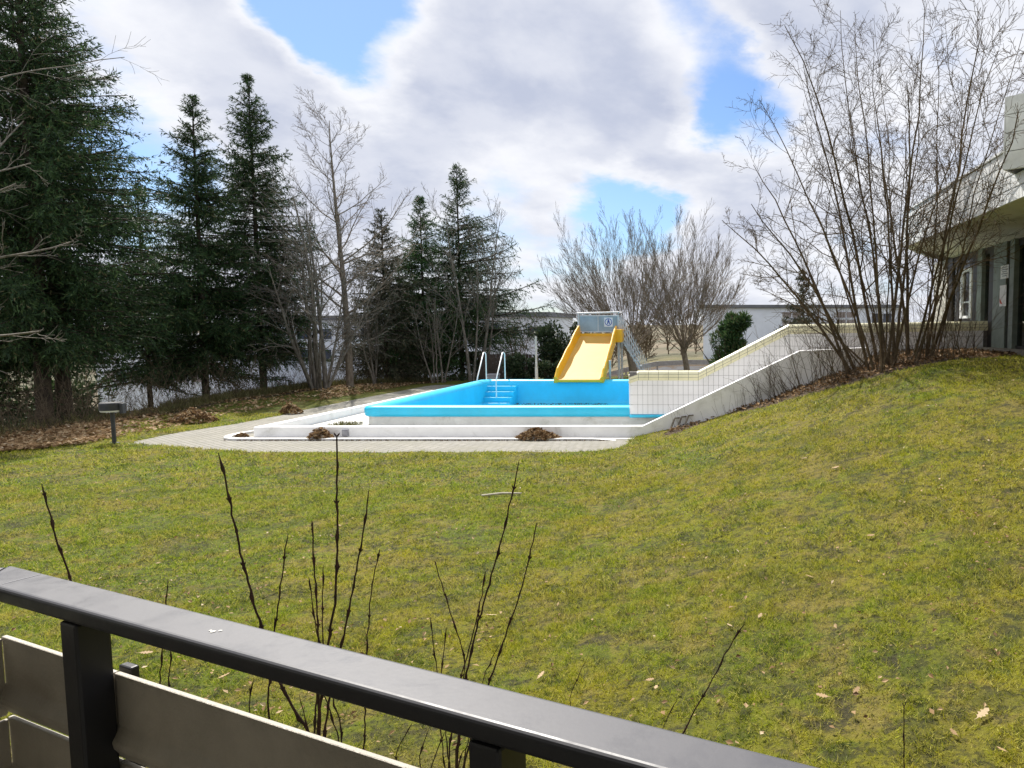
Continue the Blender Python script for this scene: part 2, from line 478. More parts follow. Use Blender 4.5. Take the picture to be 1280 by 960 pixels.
# ------------------------------------------------------------------ mesh helpers
class MB:
    """collects vertices and faces, builds ONE mesh object"""

    def __init__(s):
        s.v, s.f, s.n, s.tint = [], [], 0, []

    def add(s, verts, faces, tint=None):
        verts = np.asarray(verts, float).reshape(-1, 3)
        faces = np.asarray(faces, int)
        s.v.append(verts)
        s.f.append(faces + s.n)
        s.n += len(verts)
        s.tint.append(np.zeros(len(faces)) if tint is None else np.broadcast_to(np.asarray(tint, float), (len(faces),)))
        return s

    def box(s, x0, x1, y0, y1, z0, z1):
        v = [(x, y, z) for z in (z0, z1) for y in (y0, y1) for x in (x0, x1)]
        s.add(v, [(0, 2, 3, 1), (4, 5, 7, 6), (0, 1, 5, 4), (2, 6, 7, 3), (0, 4, 6, 2), (1, 3, 7, 5)])
        return s

    def prism(s, poly, z0, z1):
        """poly: list of (x, y) counter-clockwise"""
        n = len(poly)
        v = [(x, y, z0) for x, y in poly] + [(x, y, z1) for x, y in poly]
        b = s.n
        s.v.append(np.array(v, float))
        s.n += 2 * n
        s.f.append(np.array([[b + n + i for i in range(n)]]))
        s.f.append(np.array([[b + n - 1 - i for i in range(n)]]))
        s.f.append(np.array([[b + i, b + (i + 1) % n, b + n + (i + 1) % n, b + n + i] for i in range(n)]))
        s.tint += [np.zeros(1), np.zeros(1), np.zeros(n)]
        return s

    def prism_y(s, poly, y0, y1):
        """poly: list of (x, z), extruded along y"""
        n = len(poly)
        v = [(x, y0, z) for x, z in poly] + [(x, y1, z) for x, z in poly]
        b = s.n
        s.v.append(np.array(v, float))
        s.n += 2 * n
        s.f.append(np.array([[b + i for i in range(n)]]))
        s.f.append(np.array([[b + 2 * n - 1 - i for i in range(n)]]))
        s.f.append(np.array([[b + i, b + n + i, b + n + (i + 1) % n, b + (i + 1) % n] for i in range(n)]))
        s.tint += [np.zeros(1), np.zeros(1), np.zeros(n)]
        return s

    def beam(s, p, q, w, h, up=(0, 0, 1)):
        """rectangular bar from p to q"""
        p, q = np.array(p, float), np.array(q, float)
        d = q - p
        d /= np.linalg.norm(d)
        a = np.cross(d, up)
        if np.linalg.norm(a) < 1e-6:
            a = np.array([1.0, 0, 0])
        a /= np.linalg.norm(a)
        b = np.cross(a, d)
        v = []
        for c in (p, q):
            for i, j in ((-1, -1), (1, -1), (1, 1), (-1, 1)):
                v.append(c + a * i * w / 2 + b * j * h / 2)
        s.add(v, [(0, 1, 2, 3), (7, 6, 5, 4), (0, 4, 5, 1), (1, 5, 6, 2), (2, 6, 7, 3), (3, 7, 4, 0)])
        return s

    def tube(s, pts, rad, sides=8, cap=True):
        pts = np.array(pts, float)
        rad = np.broadcast_to(np.asarray(rad, float), (len(pts),))
        v, f = tubes(pts[None], rad[None], sides)
        s.add(v, f)
        if cap:
            n = len(pts)
            s.add(v[:sides], [list(range(sides - 1, -1, -1))])
            s.add(v[(n - 1) * sides:], [list(range(sides))])
        return s

    def build(s, name, mat, parent=None, smooth=False, tint=False, bevel=0.0, loc=None):
        V = np.concatenate(s.v)
        if loc is not None:
            V = V - np.array(loc)
        me = bpy.data.meshes.new(name)
        me.vertices.add(len(V))
        me.vertices.foreach_set('co', V.ravel().astype(np.float32))
        loops = np.concatenate([f.ravel() for f in s.f]).astype(np.int32)
        counts = np.concatenate([np.full(len(f), f.shape[1]) for f in s.f])
        starts = np.concatenate([[0], np.cumsum(counts)[:-1]]).astype(np.int32)
        me.loops.add(len(loops))
        me.loops.foreach_set('vertex_index', loops)
        me.polygons.add(len(counts))
        me.polygons.foreach_set('loop_start', starts)
        me.update(calc_edges=True)
        me.polygons.foreach_set('use_smooth', np.full(len(counts), bool(smooth)))
        if tint:
            a = me.attributes.new('tint', 'FLOAT', 'FACE')
            a.data.foreach_set('value', np.concatenate(s.tint).astype(np.float32))
        me.validate()
        me.materials.append(MATS[mat] if isinstance(mat, str) else mat)
        o = bpy.data.objects.new(name, me)
        COL.objects.link(o)
        if loc is not None:
            o.location = loc
        if parent is not None:
            o.parent = parent
        if bevel > 0:
            md = o.modifiers.new('bevel', 'BEVEL')
            md.width = bevel
            md.segments = 2
            md.limit_method = 'ANGLE'
        return o


def tubes(P, R, sides):
    """P (B,n,3), R (B,n) -> verts, quads"""
    B, n, _ = P.shape
    T = np.empty_like(P)
    T[:, 1:-1] = P[:, 2:] - P[:, :-2]
    T[:, 0] = P[:, 1] - P[:, 0]
    T[:, -1] = P[:, -1] - P[:, -2]
    T /= np.linalg.norm(T, axis=2, keepdims=True) + 1e-9
    ref = np.where(np.abs(T[:, :1, 2:3]) > 0.9, np.array([1.0, 0, 0]), np.array([0, 0, 1.0]))
    ref = np.broadcast_to(ref, T.shape)
    A = np.cross(T, ref)
    A /= np.linalg.norm(A, axis=2, keepdims=True) + 1e-9
    Bn = np.cross(T, A)
    ang = np.arange(sides) * 2 * pi / sides
    V = P[:, :, None] + R[:, :, None, None] * (A[:, :, None] * np.cos(ang)[None, None, :, None] + Bn[:, :, None] * np.sin(ang)[None, None, :, None])
    idx = np.arange(B * n * sides).reshape(B, n, sides)
    a, b = idx[:, :-1], idx[:, 1:]
    q = np.stack([a, np.roll(a, -1, 2), np.roll(b, -1, 2), b], -1).reshape(-1, 4)
    return V.reshape(-1, 3), q


def tag(o, label=None, cat=None, group=None, kind=None):
    if label:
        o['label'] = label
    if cat:
        o['category'] = cat
    if group:
        o['group'] = group
    if kind:
        o['kind'] = kind
    return o


def thing(name, label, cat, loc=(0, 0, 0), group=None):
    o = bpy.data.objects.new(name, None)
    o.empty_display_size = 0.2
    COL.objects.link(o)
    o.location = loc
    return tag(o, label, cat, group)


def put(o, parent):
    """parent a mesh that was built in world coordinates under an Empty standing at its own place"""
    o.parent = parent
    o.matrix_parent_inverse = parent_inv(parent)
    return o


def sub(o, part):
    """sub-part under a part that was built in world coordinates"""
    o.parent = part
    return o


def parent_inv(p):
    from mathutils import Matrix
    return (Matrix.Translation(p.location) @ p.rotation_euler.to_matrix().to_4x4()).inverted()


def unit(v):
    return v / (np.linalg.norm(v, axis=-1, keepdims=True) + 1e-9)


def sstep(x):
    x = np.clip(x, 0, 1)
    return x * x * (3 - 2 * x)


def inpoly(x, y, poly):
    r = np.zeros(x.shape, bool)
    n = len(poly)
    for i in range(n):
        x0, y0 = poly[i]
        x1, y1 = poly[(i + 1) % n]
        c = ((y0 > y) != (y1 > y)) & (x < (x1 - x0) * (y - y0) / (y1 - y0 + 1e-12) + x0)
        r ^= c
    return r


def seg_dist(x, y, poly, closed=True):
    d = np.full(x.shape, 1e9)
    n = len(poly)
    for i in range(n if closed else n - 1):
        ax, ay = poly[i]
        bx, by = poly[(i + 1) % n]
        dx, dy = bx - ax, by - ay
        tt = np.clip(((x - ax) * dx + (y - ay) * dy) / (dx * dx + dy * dy), 0, 1)
        d = np.minimum(d, np.hypot(x - ax - tt * dx, y - ay - tt * dy))
    return d


def vnoise(x, y, seed=0):
    """smooth value noise"""
    rng = np.random.RandomState(seed)
    tab = rng.rand(64, 64)
    xi, yi = np.floor(x).astype(int), np.floor(y).astype(int)
    fx, fy = sstep(x - xi), sstep(y - yi)
    g = lambda i, j: tab[i % 64, j % 64]
    return (g(xi, yi) * (1 - fx) + g(xi + 1, yi) * fx) * (1 - fy) + (g(xi, yi + 1) * (1 - fx) + g(xi + 1, yi + 1) * fx) * fy


# ------------------------------------------------------------------ layout of the place (metres)
NEAR_Y = 16.6                 # front face of the low white wall
WALL_X0, WALL_X1 = -10.85, -1.80
POOL = (-9.15, -1.25, 18.3, 27.6)   # outer faces of the pool tub
RIM_Z, FLOOR_Z = 0.55, -0.36
TILE_Y = 18.22
FACADE_X, SOFFIT_Z = 6.80, 4.57

pave = [tuple(onz(u, v, 0)[:2]) for u, v in ((158, 556), (230, 561), (320, 566), (560, 566.5), (760, 566))]
pave += [(-1.2, 15.6), (-1.2, 31.6), (-11.6, 31.6)]
pave += [tuple(onz(u, v, 0)[:2]) for u, v in ((540, 481.5), (440, 500.5), (360, 517), (290, 531), (225, 541), (175, 550))]

edge = [tuple(onz(u, v, 0)[:2]) for u, v in ((-700, 640), (-200, 575), (0, 546), (130, 527), (245, 506), (330, 494), (400, 485), (520, 478))]
edge += [(-9.5, 36), (0, 40), (30, 42), (120, 50)]


def terrain(x, y):
    x, y = np.asarray(x, float), np.asarray(y, float)
    hill = 2.0 * sstep((x + 2.6) / 8.0)
    hill = hill * (0.42 + 0.58 * sstep((y - 3.0) / 11.0))
    hill *= 1 - 0.85 * sstep((y - 21.0) / 12.0)
    z = hill + 0.12 * sstep((9.0 - y) / 6.0)
    z = z + (vnoise(x * 0.5 + 9, y * 0.5, 1) - 0.5) * 0.10 + (vnoise(x * 1.7, y * 1.7, 2) - 0.5) * 0.045
    # bank falling away behind the trees on the left
    ix = np.interp(x, [p[0] for p in sorted(edge)], [p[1] for p in sorted(edge)])
    poly = edge + [(2000, 3000), (-2000, 3000), (-2000, edge[0][1])]
    beyond = np.where(inpoly(x, y, poly), seg_dist(x, y, edge, closed=False), 0)
    amt = sstep((-0.06 - x / np.maximum(y, 1)) / 0.25)
    z = z - 4.6 * amt * sstep((beyond - 0.4) / 15.0) - 0.3 * sstep(beyond / 4)
    far = sstep((np.hypot(x, y) - 150) / 700)
    z = z + far * 6.0 * vnoise(x * 0.004 + 3, y * 0.004 + 5, 5)
    # paved area is level and sits on a prepared bed
    ip = inpoly(x, y, pave)
    dp = seg_dist(x, y, pave)
    m = np.where(ip, sstep(dp / 0.25), 0)
    keep = (x < -2.6) | (y > 18.9)
    m = np.where(keep, m, m * (1 - sstep((x + 2.5) / 0.9)))
    z = z * (1 - m) + (-0.05) * m
    near = np.where(~ip & (dp < 1.2), 1 - sstep(dp / 1.2), 0) * (x < -3.0)
    z = z * (1 - near) + 0.02 * near
    # excavation for the pool
    px0, px1, py0, py1 = POOL
    di = np.minimum(np.minimum(x - px0, px1 - x), np.minimum(y - py0, py1 - y))
    e = sstep((di - 0.06) / 0.25)
    z = z * (1 - e) + (-0.8) * e
    return z


def zt(x, y):
    return float(terrain(np.array([x]), np.array([y]))[0])


def gpx(u, v):
    """point where the sight line through a photo pixel meets the terrain"""
    d = pray(u, v)
    ts = np.linspace(1, 120, 6000)
    P = np.array([0, 0, CH]) + ts[:, None] * d
    h = P[:, 2] - terrain(P[:, 0], P[:, 1])
    i = np.argmax(h < 0)
    return P[i] if h[i] < 0 else P[-1]


# ------------------------------------------------------------------ ground
def axis(a, b, step, lo, hi, g=1.13):
    c = list(np.arange(a, b + 1e-6, step))
    s, p = step, b
    while p < hi:
        s *= g
        p += s
        c.append(p)
    s, p = step, a
    while p > lo:
        s *= g
        p -= s
        c.insert(0, p)
    return np.array(c)


gx = axis(-22, 9, 0.16, -2500, 2500)
gy = axis(0.5, 38, 0.16, -60, 3500)
GX, GY = np.meshgrid(gx, gy)
GZ = terrain(GX.ravel(), GY.ravel())
nx, ny = len(gx), len(gy)
idx = np.arange(nx * ny).reshape(ny, nx)
quads = np.stack([idx[:-1, :-1], idx[:-1, 1:], idx[1:, 1:], idx[1:, :-1]], -1).reshape(-1, 4)
mb = MB()
mb.add(np.stack([GX.ravel(), GY.ravel(), GZ], 1), quads)
ground = tag(mb.build('ground', GROUND, smooth=True), kind='structure')

bed = [tuple(gpx(u, v)[:2]) for u, v in ((840, 541), (900, 519), (960, 506), (1000, 493), (1060, 479), (1140, 458), (1230, 447), (1275, 443))]
bed_poly = bed + [(6.8, 18.5), (-1.3, 17.2)]
bank = [tuple(onz(u, v, 0)[:2]) for u, v in ((-300, 640), (0, 566), (100, 558), (150, 548))] + \
       [tuple(onz(u, v, 0)[:2]) for u, v in ((250, 528), (330, 513), (420, 497), (520, 480))] + [(-9, 40), (-60, 60), (-60, 10)]


def soil_at(x, y):
    ib = inpoly(x, y, bed_poly)
    s = np.where(ib, 1.0, 0.9 * (1 - sstep(seg_dist(x, y, bed, closed=False) / 0.5)))
    poly = edge + [(2000, 3000), (-2000, 3000), (-2000, edge[0][1])]
    be = np.where(inpoly(x, y, poly), 1.0, 1 - sstep(seg_dist(x, y, edge, closed=False) / 1.3))
    far = sstep((np.hypot(x, y) - 45) / 20)
    return np.maximum(s, be * (1 - far))


me = ground.data
a = me.attributes.new('soil', 'FLOAT', 'POINT')
a.data.foreach_set('value', soil_at(GX.ravel(), GY.ravel()).astype(np.float32))
a = me.attributes.new('far', 'FLOAT', 'POINT')
a.data.foreach_set('value', sstep((np.hypot(GX.ravel(), GY.ravel()) - 50) / 25).astype(np.float32))

# paving sheet
pv_l = [p for p in pave]
mb = MB()
ptsx = np.arange(-17, -1.2 + 1e-6, 0.2)
ptsy = np.arange(14.0, 31.8, 0.2)
# paving built as a grid clipped to its outline, leaving the pool free
outl = pv_l
n = len(outl)
px0, px1, py0, py1 = POOL


def clip_strip(poly, ax, lo, hi):
    """Sutherland-Hodgman against lo <= coord <= hi"""
    for s, lim in ((1, lo), (-1, hi)):
        out = []
        for i in range(len(poly)):
            a, b = poly[i], poly[(i + 1) % len(poly)]
            da, db = s * (a[ax] - lim), s * (b[ax] - lim)
            if da >= 0:
                out.append(a)
            if da * db < 0:
                k = da / (da - db)
                out.append((a[0] + (b[0] - a[0]) * k, a[1] + (b[1] - a[1]) * k))
        poly = out
        if not poly:
            break
    return poly


for lo, hi, ax in ((-30, px0 - 0.0, 0), (px0, 0, 0)):
    part = clip_strip(outl, 0, lo, hi)
    if lo == px0:
        for a, b in ((0, py0), (py1, 60)):
            q = clip_strip(part, 1, a, b)
            if q:
                mb.prism(q, -0.03, 0.010)
    else:
        mb.prism(part, -0.03, 0.010)
tag(mb.build('paving', PAVER), kind='structure')

# inner deck strips between the low wall and the pool
mb = MB()
mb.box(WALL_X0 + 0.25, px0 + 0.05, NEAR_Y + 0.24, 29.5, -0.02, 0.045)
mb.box(px0 + 0.05, -1.85, NEAR_Y + 0.24, py0 + 0.05, -0.02, 0.045)
mb.box(px0 + 0.05, -1.3, py1 - 0.05, 29.5, -0.02, 0.045)
tag(mb.build('pool_deck', 'deck_concrete'), kind='structure')

# ------------------------------------------------------------------ low white wall round the terrace
r = thing('low_white_wall', 'low white painted wall round the pool terrace, climbing beside the tiled wall', 'wall', (WALL_X0, NEAR_Y, 0))
TH = 0.22
sl_x, sl_z = 1.84, 2.02
prof = [(WALL_X0, -0.25), (WALL_X0, 0.25), (WALL_X1, 0.27), (sl_x, sl_z), (3.4, 2.10), (3.4, -0.25)]
prof = prof[::-1]
mb = MB()
mb.prism_y(prof, NEAR_Y, NEAR_Y + TH)
put(mb.build('front_wall', 'white_paint', bevel=0.012), r)
mb = MB()
v = []
for x, y, zb in ((WALL_X0, NEAR_Y + TH - 0.002, 0.25), (-10.55, 29.3, 0.21)):
    v += [(x, y, -0.2), (x + TH, y, -0.2), (x + TH, y, zb - 0.003), (x, y, zb - 0.003)]
mb.add(v, [(0, 1, 2, 3), (7, 6, 5, 4), (0, 4, 5, 1), (1, 5, 6, 2), (2, 6, 7, 3), (3, 7, 4, 0)])
put(mb.build('side_wall', 'white_paint', bevel=0.012), r)

# white kerb with its rounded end in front of the wall
mb = MB()
path = [(-1.7, 16.18), (-2.3, 16.18), (-2.9, 16.18), (-4, 16.18), (-10.9, 16.18)]
for k in range(1, 9):
    a = -pi / 2 - k * pi / 2 / 8
    path.append((-10.9 + 0.55 * cos(a), 16.78 + 0.60 * sin(a)))
path += [(-11.45, 17.1), (-11.3, 17.5), (-10.95, 17.75)]
path = np.array(path)
tg = np.gradient(path, axis=0)
nr = unit(np.stack([-tg[:, 1], tg[:, 0]], 1))
w = 0.075
v = []
for p, q in zip(path, nr):
    dip = 0.10 * max(0.0, min(1.0, (p[0] + 2.9) / 1.2))
    for o, z in ((-w, -0.03), (-w, 0.055), (w, 0.055), (w, -0.03)):
        v.append((p[0] + q[0] * o, p[1] + q[1] * o, z - dip))
f = []
for i in range(len(path) - 1):
    for k in range(4):
        f.append((4 * i + k, 4 * i + (k + 1) % 4, 4 * i + 4 + (k + 1) % 4, 4 * i + 4 + k))
f += [(3, 2, 1, 0), tuple(4 * (len(path) - 1) + k for k in range(4))]
mb.add(v, f)
tag(mb.build('kerb', 'kerb_concrete', bevel=0.01), 'narrow white concrete kerb with rounded end on the paving before the low wall', 'kerb')
mb = MB().box(-11.2, -1.9, 16.25, NEAR_Y - 0.001, -0.02, 0.022)
tag(mb.build('gutter', 'deck_concrete'), kind='structure')

# grey socket box on the low wall
r = thing('socket_box', 'small grey electric box fixed to the low white wall', 'box', (-8.7, NEAR_Y - 0.03, 0.04))
put(MB().box(-8.77, -8.63, NEAR_Y - 0.05, NEAR_Y - 0.001, 0.04, 0.20).build('housing', 'grey_plastic', bevel=0.006), r)
put(MB().box(-8.76, -8.64, NEAR_Y - 0.062, NEAR_Y - 0.051, 0.075, 0.17).build('lid', 'grey_plastic', bevel=0.004), r)

# concrete stairs between low wall and tiled wall
for k in range(12):
    x = -1.75 + k * 0.305
    o = MB().box(x, 1.95, NEAR_Y + TH + 0.002, TILE_Y - 0.01, -0.1 + 0.13 * k, 0.07 + 0.142 * k).build('step', 'deck_concrete', bevel=0.01)
    if k == 0:
        st = thing('stairs', 'concrete stairs climbing between low white wall and tiled wall', 'stairs', (-1.75, NEAR_Y + TH, 0))
    put(o, st)

# ------------------------------------------------------------------ pool
r = thing('swimming_pool', 'empty raised blue swimming pool with rounded rim and white outside', 'pool', (px0, py0, 0))


def ring(x0, x1, y0, y1, rad, n=8):
    pts = []
    for cx, cy, a0 in ((x1 - rad, y0 + rad, -pi / 2), (x1 - rad, y1 - rad, 0), (x0 + rad, y1 - rad, pi / 2), (x0 + rad, y0 + rad, pi)):
        for k in range(n + 1):
            a = a0 + k * pi / 2 / n
            pts.append((cx + rad * cos(a), cy + rad * sin(a)))
    return np.array(pts)


def loft(mb, prof, seg=8):
    """prof: list of (inset, z) from the outside in"""
    rows = []
    for ins, z in prof:
        rg = ring(px0 + ins, px1 - ins, py0 + ins, py1 - ins, max(0.06, 0.30 - ins * 0.3), seg)
        rows.append(np.column_stack([rg, np.full(len(rg), z)]))
    R = len(rows[0])
    V = np.concatenate(rows)
    f = []
    for i in range(len(rows) - 1):
        for k in range(R):
            f.append((i * R + k, i * R + (k + 1) % R, (i + 1) * R + (k + 1) % R, (i + 1) * R + k))
    mb.add(V, f)
    return V[-R:]


rim = [(0.0, 0.275), (-0.035, 0.30), (-0.05, 0.38), (-0.045, 0.45)]
for k in range(1, 9):
    a = k * pi / 2 / 8
    rim.append((-0.045 + 0.13 * (1 - cos(a)), 0.45 + 0.10 * sin(a)))
for k in range(0, 9):
    a = k * pi / 2 / 8
    rim.append((0.24 + 0.16 * sin(a), 0.55 - 0.16 * (1 - cos(a))))
rim += [(0.415, 0.2), (0.44, -0.2), (0.47, -0.31), (0.55, FLOOR_Z)]
mb = MB()
last = loft(mb, rim)
mb2 = MB()
mb2.add(last, [list(range(len(last)))])
put(mb.build('basin_wall', 'pool_blue', smooth=True), r)
put(mb2.build('basin_floor', 'pool_blue'), r)
mb = MB()
loft(mb, [(0.03, -0.05), (0.03, 0.30)])
put(mb.build('outer_wall', 'pool_white', smooth=True), r)
# blue steps in the far left corner
sx0, sx1 = -9.15 + 0.36, -9.15 + 1.47
for k in range(4):
    zt_ = 0.33 - 0.185 * k
    y1_ = py1 - 0.38
    y0_ = py1 - 0.40 - 0.27 * (k + 1)
    o = MB().box(sx0 - 0.02 * k, sx1 - 0.004 * k, y0_, y1_ - 0.003 * k, FLOOR_Z - 0.05, zt_).build('step', 'pool_blue', bevel=0.025)
    so = put(o, r)
    o = MB().box(sx0 + 0.03, sx1 - 0.03, y0_ - 0.004, y0_ + 0.045, zt_ - 0.012, zt_ + 0.006).build('step_edge', 'pool_blue_edge', bevel=0.004)
    sub(o, so)

put(MB().box(-2.30, -1.30, 18.14, 18.262, 0.268, 0.345).build('ledge', 'pool_blue', bevel=0.02), r)
# handrails
for i, (uu, lab) in enumerate(((596, 'white tubular pool handrail at the outer side of the blue steps'), (620, 'white tubular pool handrail between blue steps and yellow slide'))):
    yb, yf = py1 + 0.22, py1 - 1.15
    xf = aty(uu, 474, yf)[0]
    xb = aty((608, 631.5)[i], 474, yb)[0]
    h = thing('pool_handrail', lab, 'handrail', (xb, yb, 0.04), 'handrails of the pool steps')
    xt = xb + 0.0
    pts = [(xb, yb, 0.045), (xb, yb, 1.0), (xb, yb, 1.50), (xb - 0.02, yb - 0.05, 1.57), (xb - 0.05, yb - 0.12, 1.56)]
    pts += [(xf + (xb - xf) * 0.12, yf + 0.16, 0.74), (xf, yf + 0.03, 0.60), (xf, yf, 0.50), (xf, yf, 0.0), (xf, yf, -0.30)]
    put(MB().tube(pts, 0.024, 8).build('rail_tube', 'white_metal', smooth=True), h)
    put(MB().tube([(xb, yb, 0.045), (xb, yb, 0.06)], 0.06, 12).build('base_flange', 'white_metal'), h)

# ------------------------------------------------------------------ yellow slide
LX0, LX1, LY = -6.26, -4.37, 27.05     # lip
TX0, TX1, TY = -6.00, -4.32, 30.35      # top of the bed
sl = thing('pool_slide', 'wide yellow water slide with grey steel frame at the pool edge', 'slide', (-5.2, 29, 0))
prof = [(0.0, 0.585), (0.06, 0.64), (0.16, 0.80), (0.42, 1.24), (0.72, 1.75), (0.92, 2.08), (1.0, 2.16)]
n = 25
tt = np.linspace(0, 1, n)
zs = np.interp(tt, [p[0] for p in prof], [p[1] for p in prof])
ys = LY + (TY - LY) * tt
x0s, x1s = LX0 + (TX0 - LX0) * tt, LX1 + (TX1 - LX1) * tt
mb = MB()
v = []
for i in range(n):
    for x, dz in ((x0s[i] + 0.13, 0.03), (x0s[i] + 0.22, 0.0), (x1s[i] - 0.22, 0.0), (x1s[i] - 0.13, 0.03), (x1s[i] - 0.13, -0.05), (x0s[i] + 0.13, -0.05)):
        v.append((x, ys[i], zs[i] + dz))
f = [(6 * i + k, 6 * i + (k + 1) % 6, 6 * i + 6 + (k + 1) % 6, 6 * i + 6 + k) for i in range(n - 1) for k in range(6)]
f += [(5, 4, 3, 2), (5, 2, 1, 0)]
mb.add(v, [q for q in f if len(q) == 4])
put(mb.build('bed', 'slide_bed', smooth=False), sl)
for side in (0, 1):
    mb = MB()
    v = []
    for i in range(n):
        hgt = np.interp(tt[i], [0, 0.08, 0.2, 0.6, 0.9, 1.0], [0.10, 0.30, 0.36, 0.36, 0.42, 0.46])
        wob = 0.02 * sin(tt[i] * 18)
        x = x0s[i] if side == 0 else x1s[i]
        s = 1 if side == 0 else -1
        y = ys[i] - (0.02 if i == 0 else 0)
        pr = [(0.0, -0.14), (0.155, -0.14), (0.155, 0.03), (0.10, hgt - 0.03 + wob), (0.06, hgt + wob), (0.01, hgt - 0.03 + wob)]
        for o, dz in pr:
            v.append((x + s * o, y, zs[i] + dz))
    f = [(6 * i + k, 6 * i + (k + 1) % 6, 6 * i + 6 + (k + 1) % 6, 6 * i + 6 + k) for i in range(n - 1) for k in range(6)]
    if side == 0:
        f = [q[::-1] for q in f]
    mb.add(v, f)
    mb.add(v[:6], [list(range(6))])
    mb.add(v[-6:], [list(range(6))])
    put(mb.build('side_board', 'slide_yellow', smooth=False, bevel=0.015), sl)
put(MB().box(LX0 + 0.02, LX1 - 0.02, LY - 0.06, LY + 0.03, 0.47, 0.575).build('lip', 'slide_yellow', bevel=0.02), sl)
put(MB().box(TX0 + 0.02, TX1 - 0.02, TY - 0.02, TY + 0.20, 2.02, 2.27).build('top_ledge', 'slide_yellow', bevel=0.02), sl)
put(MB().box(TX1 - 0.06, TX1 + 0.22, TY - 0.25, TY + 0.5, 1.90, 2.45).build('corner_shell', 'slide_yellow', bevel=0.04), sl)
put(MB().box(TX0, TX1 + 0.1, TY + 0.21, TY + 1.2, 2.00, 2.06).build('platform', 'galvanised', bevel=0.01), sl)
PY = TY + 0.24
for x, y in ((TX0 + 0.02, PY), (TX1 + 0.02, PY), (TX0 + 0.02, TY + 1.2), (TX1 + 0.02, TY + 1.2)):
    put(MB().box(x - 0.045, x + 0.045, y - 0.045, y + 0.045, -0.03, 3.06).build('post', 'galvanised', bevel=0.008), sl)
put(MB().box(LX1 + 0.04, LX1 + 0.12, 27.98, 28.06, -0.02, 1.25).build('post', 'galvanised', bevel=0.008), sl)
put(MB().box(LX0 + 0.14, LX0 + 0.22, 28.2, 28.28, -0.02, 0.90).build('post', 'galvanised', bevel=0.008), sl)
put(MB().box(TX0 + 0.075, TX1 - 0.03, PY - 0.012, PY + 0.012, 2.36, 3.0).build('guard_panel', 'panel_grey', bevel=0.003), sl)
put(MB().box(TX0 + 0.07, TX1 - 0.025, PY - 0.022, PY + 0.022, 2.995, 3.04).build('panel_frame', 'galvanised', bevel=0.005), sl)
put(MB().box(TX0 + 0.07, TX1 - 0.025, PY - 0.022, PY + 0.022, 2.315, 2.358).build('panel_frame', 'galvanised', bevel=0.005), sl)
xm = (TX0 + TX1) / 2
put(MB().box(xm - 0.02, xm + 0.02, PY - 0.024, PY + 0.024, 2.359, 2.994).build('panel_frame', 'galvanised', bevel=0.005), sl)
put(MB().tube([(TX0 - 0.06, PY + 0.02, 3.12), (TX1 + 0.06, PY + 0.02, 3.17)], 0.03, 8).build('top_rail', 'galvanised', smooth=True), sl)
put(MB().tube([(TX0 - 0.06, TY + 1.2, 3.12), (TX1 + 0.06, TY + 1.2, 3.17)], 0.03, 8).build('top_rail', 'galvanised', smooth=True), sl)
for x in (TX0 + 0.02, TX1 + 0.02):
    put(MB().tube([(x, PY, 3.12), (x, TY + 1.2, 3.14)], 0.028, 8).build('top_rail', 'galvanised', smooth=True), sl)
for k in range(5):
    put(MB().box(TX0 + 0.05, TX1, TY + 1.19, TY + 1.21, 2.2 + 0.17 * k, 2.25 + 0.17 * k).build('rear_slat', 'galvanised'), sl)
# round blue pictogram on a pale square
sg = put(MB().box(xm + 0.26, xm + 0.62, PY - 0.030, PY - 0.0125, 2.55, 2.94).build('sign_plate', 'sign_white', bevel=0.002), sl)
cx_, cz_, yy = xm + 0.44, 2.75, PY - 0.033
mb = MB()
for k in range(28):
    a0, a1 = 2 * pi * k / 28, 2 * pi * (k + 1) / 28
    mb.add([(cx_ + q * cos(a), yy, cz_ + q * sin(a)) for q, a in ((0.125, a0), (0.155, a0), (0.155, a1), (0.125, a1))], [(0, 3, 2, 1)])
mb.add([(cx_ + a, yy, cz_ + b) for a, b in ((-0.06, -0.09), (-0.02, -0.09), (0.0, 0.0), (0.03, -0.09), (0.07, -0.09), (0.04, 0.06), (-0.03, 0.06))], [(0, 1, 2, 3, 4, 5, 6)])
mb.add([(cx_ + 0.028 * cos(a), yy, cz_ + 0.085 + 0.028 * sin(a)) for a in np.linspace(0, 2 * pi, 12, endpoint=False)], [list(range(12))])
sub(mb.build('pictogram', 'sign_blue'), sg)
# stair at the right side going down to the right
sx, sz = TX1 + 0.12, 2.08
ex, ez = TX1 + 1.35, 0.0
for y in (TY + 0.32, TY + 1.12):
    strg = put(MB().beam((sx, y, sz), (ex, y, ez), 0.05, 0.16, (0, 1, 0)).build('stair_stringer', 'galvanised'), sl)
    for off in (0.42, 0.68, 0.94):
        put(MB().tube([(sx - 0.1, y, sz + off), (ex - 0.55, y, ez + 0.62 + off - 0.35 + 0.2)], 0.022, 6).build('stair_rail', 'galvanised', smooth=True), sl)
    for k in range(14):
        q = k / 14
        x = sx + (ex - sx) * q
        z = sz + (ez - sz) * q
        put(MB().box(x - 0.010, x + 0.010, y - 0.010, y + 0.010, z + 0.05, z + 0.90 - 0.2 * q).build('baluster', 'galvanised'), sl)
for k in range(9):
    q = (k + 0.5) / 9.5
    x, z = sx + (ex - sx) * q, sz + (ez - sz) * q
    put(MB().box(x - 0.09, x + 0.11, TY + 0.345, TY + 1.095, z - 0.015, z + 0.015).build('tread', 'galvanised'), sl)

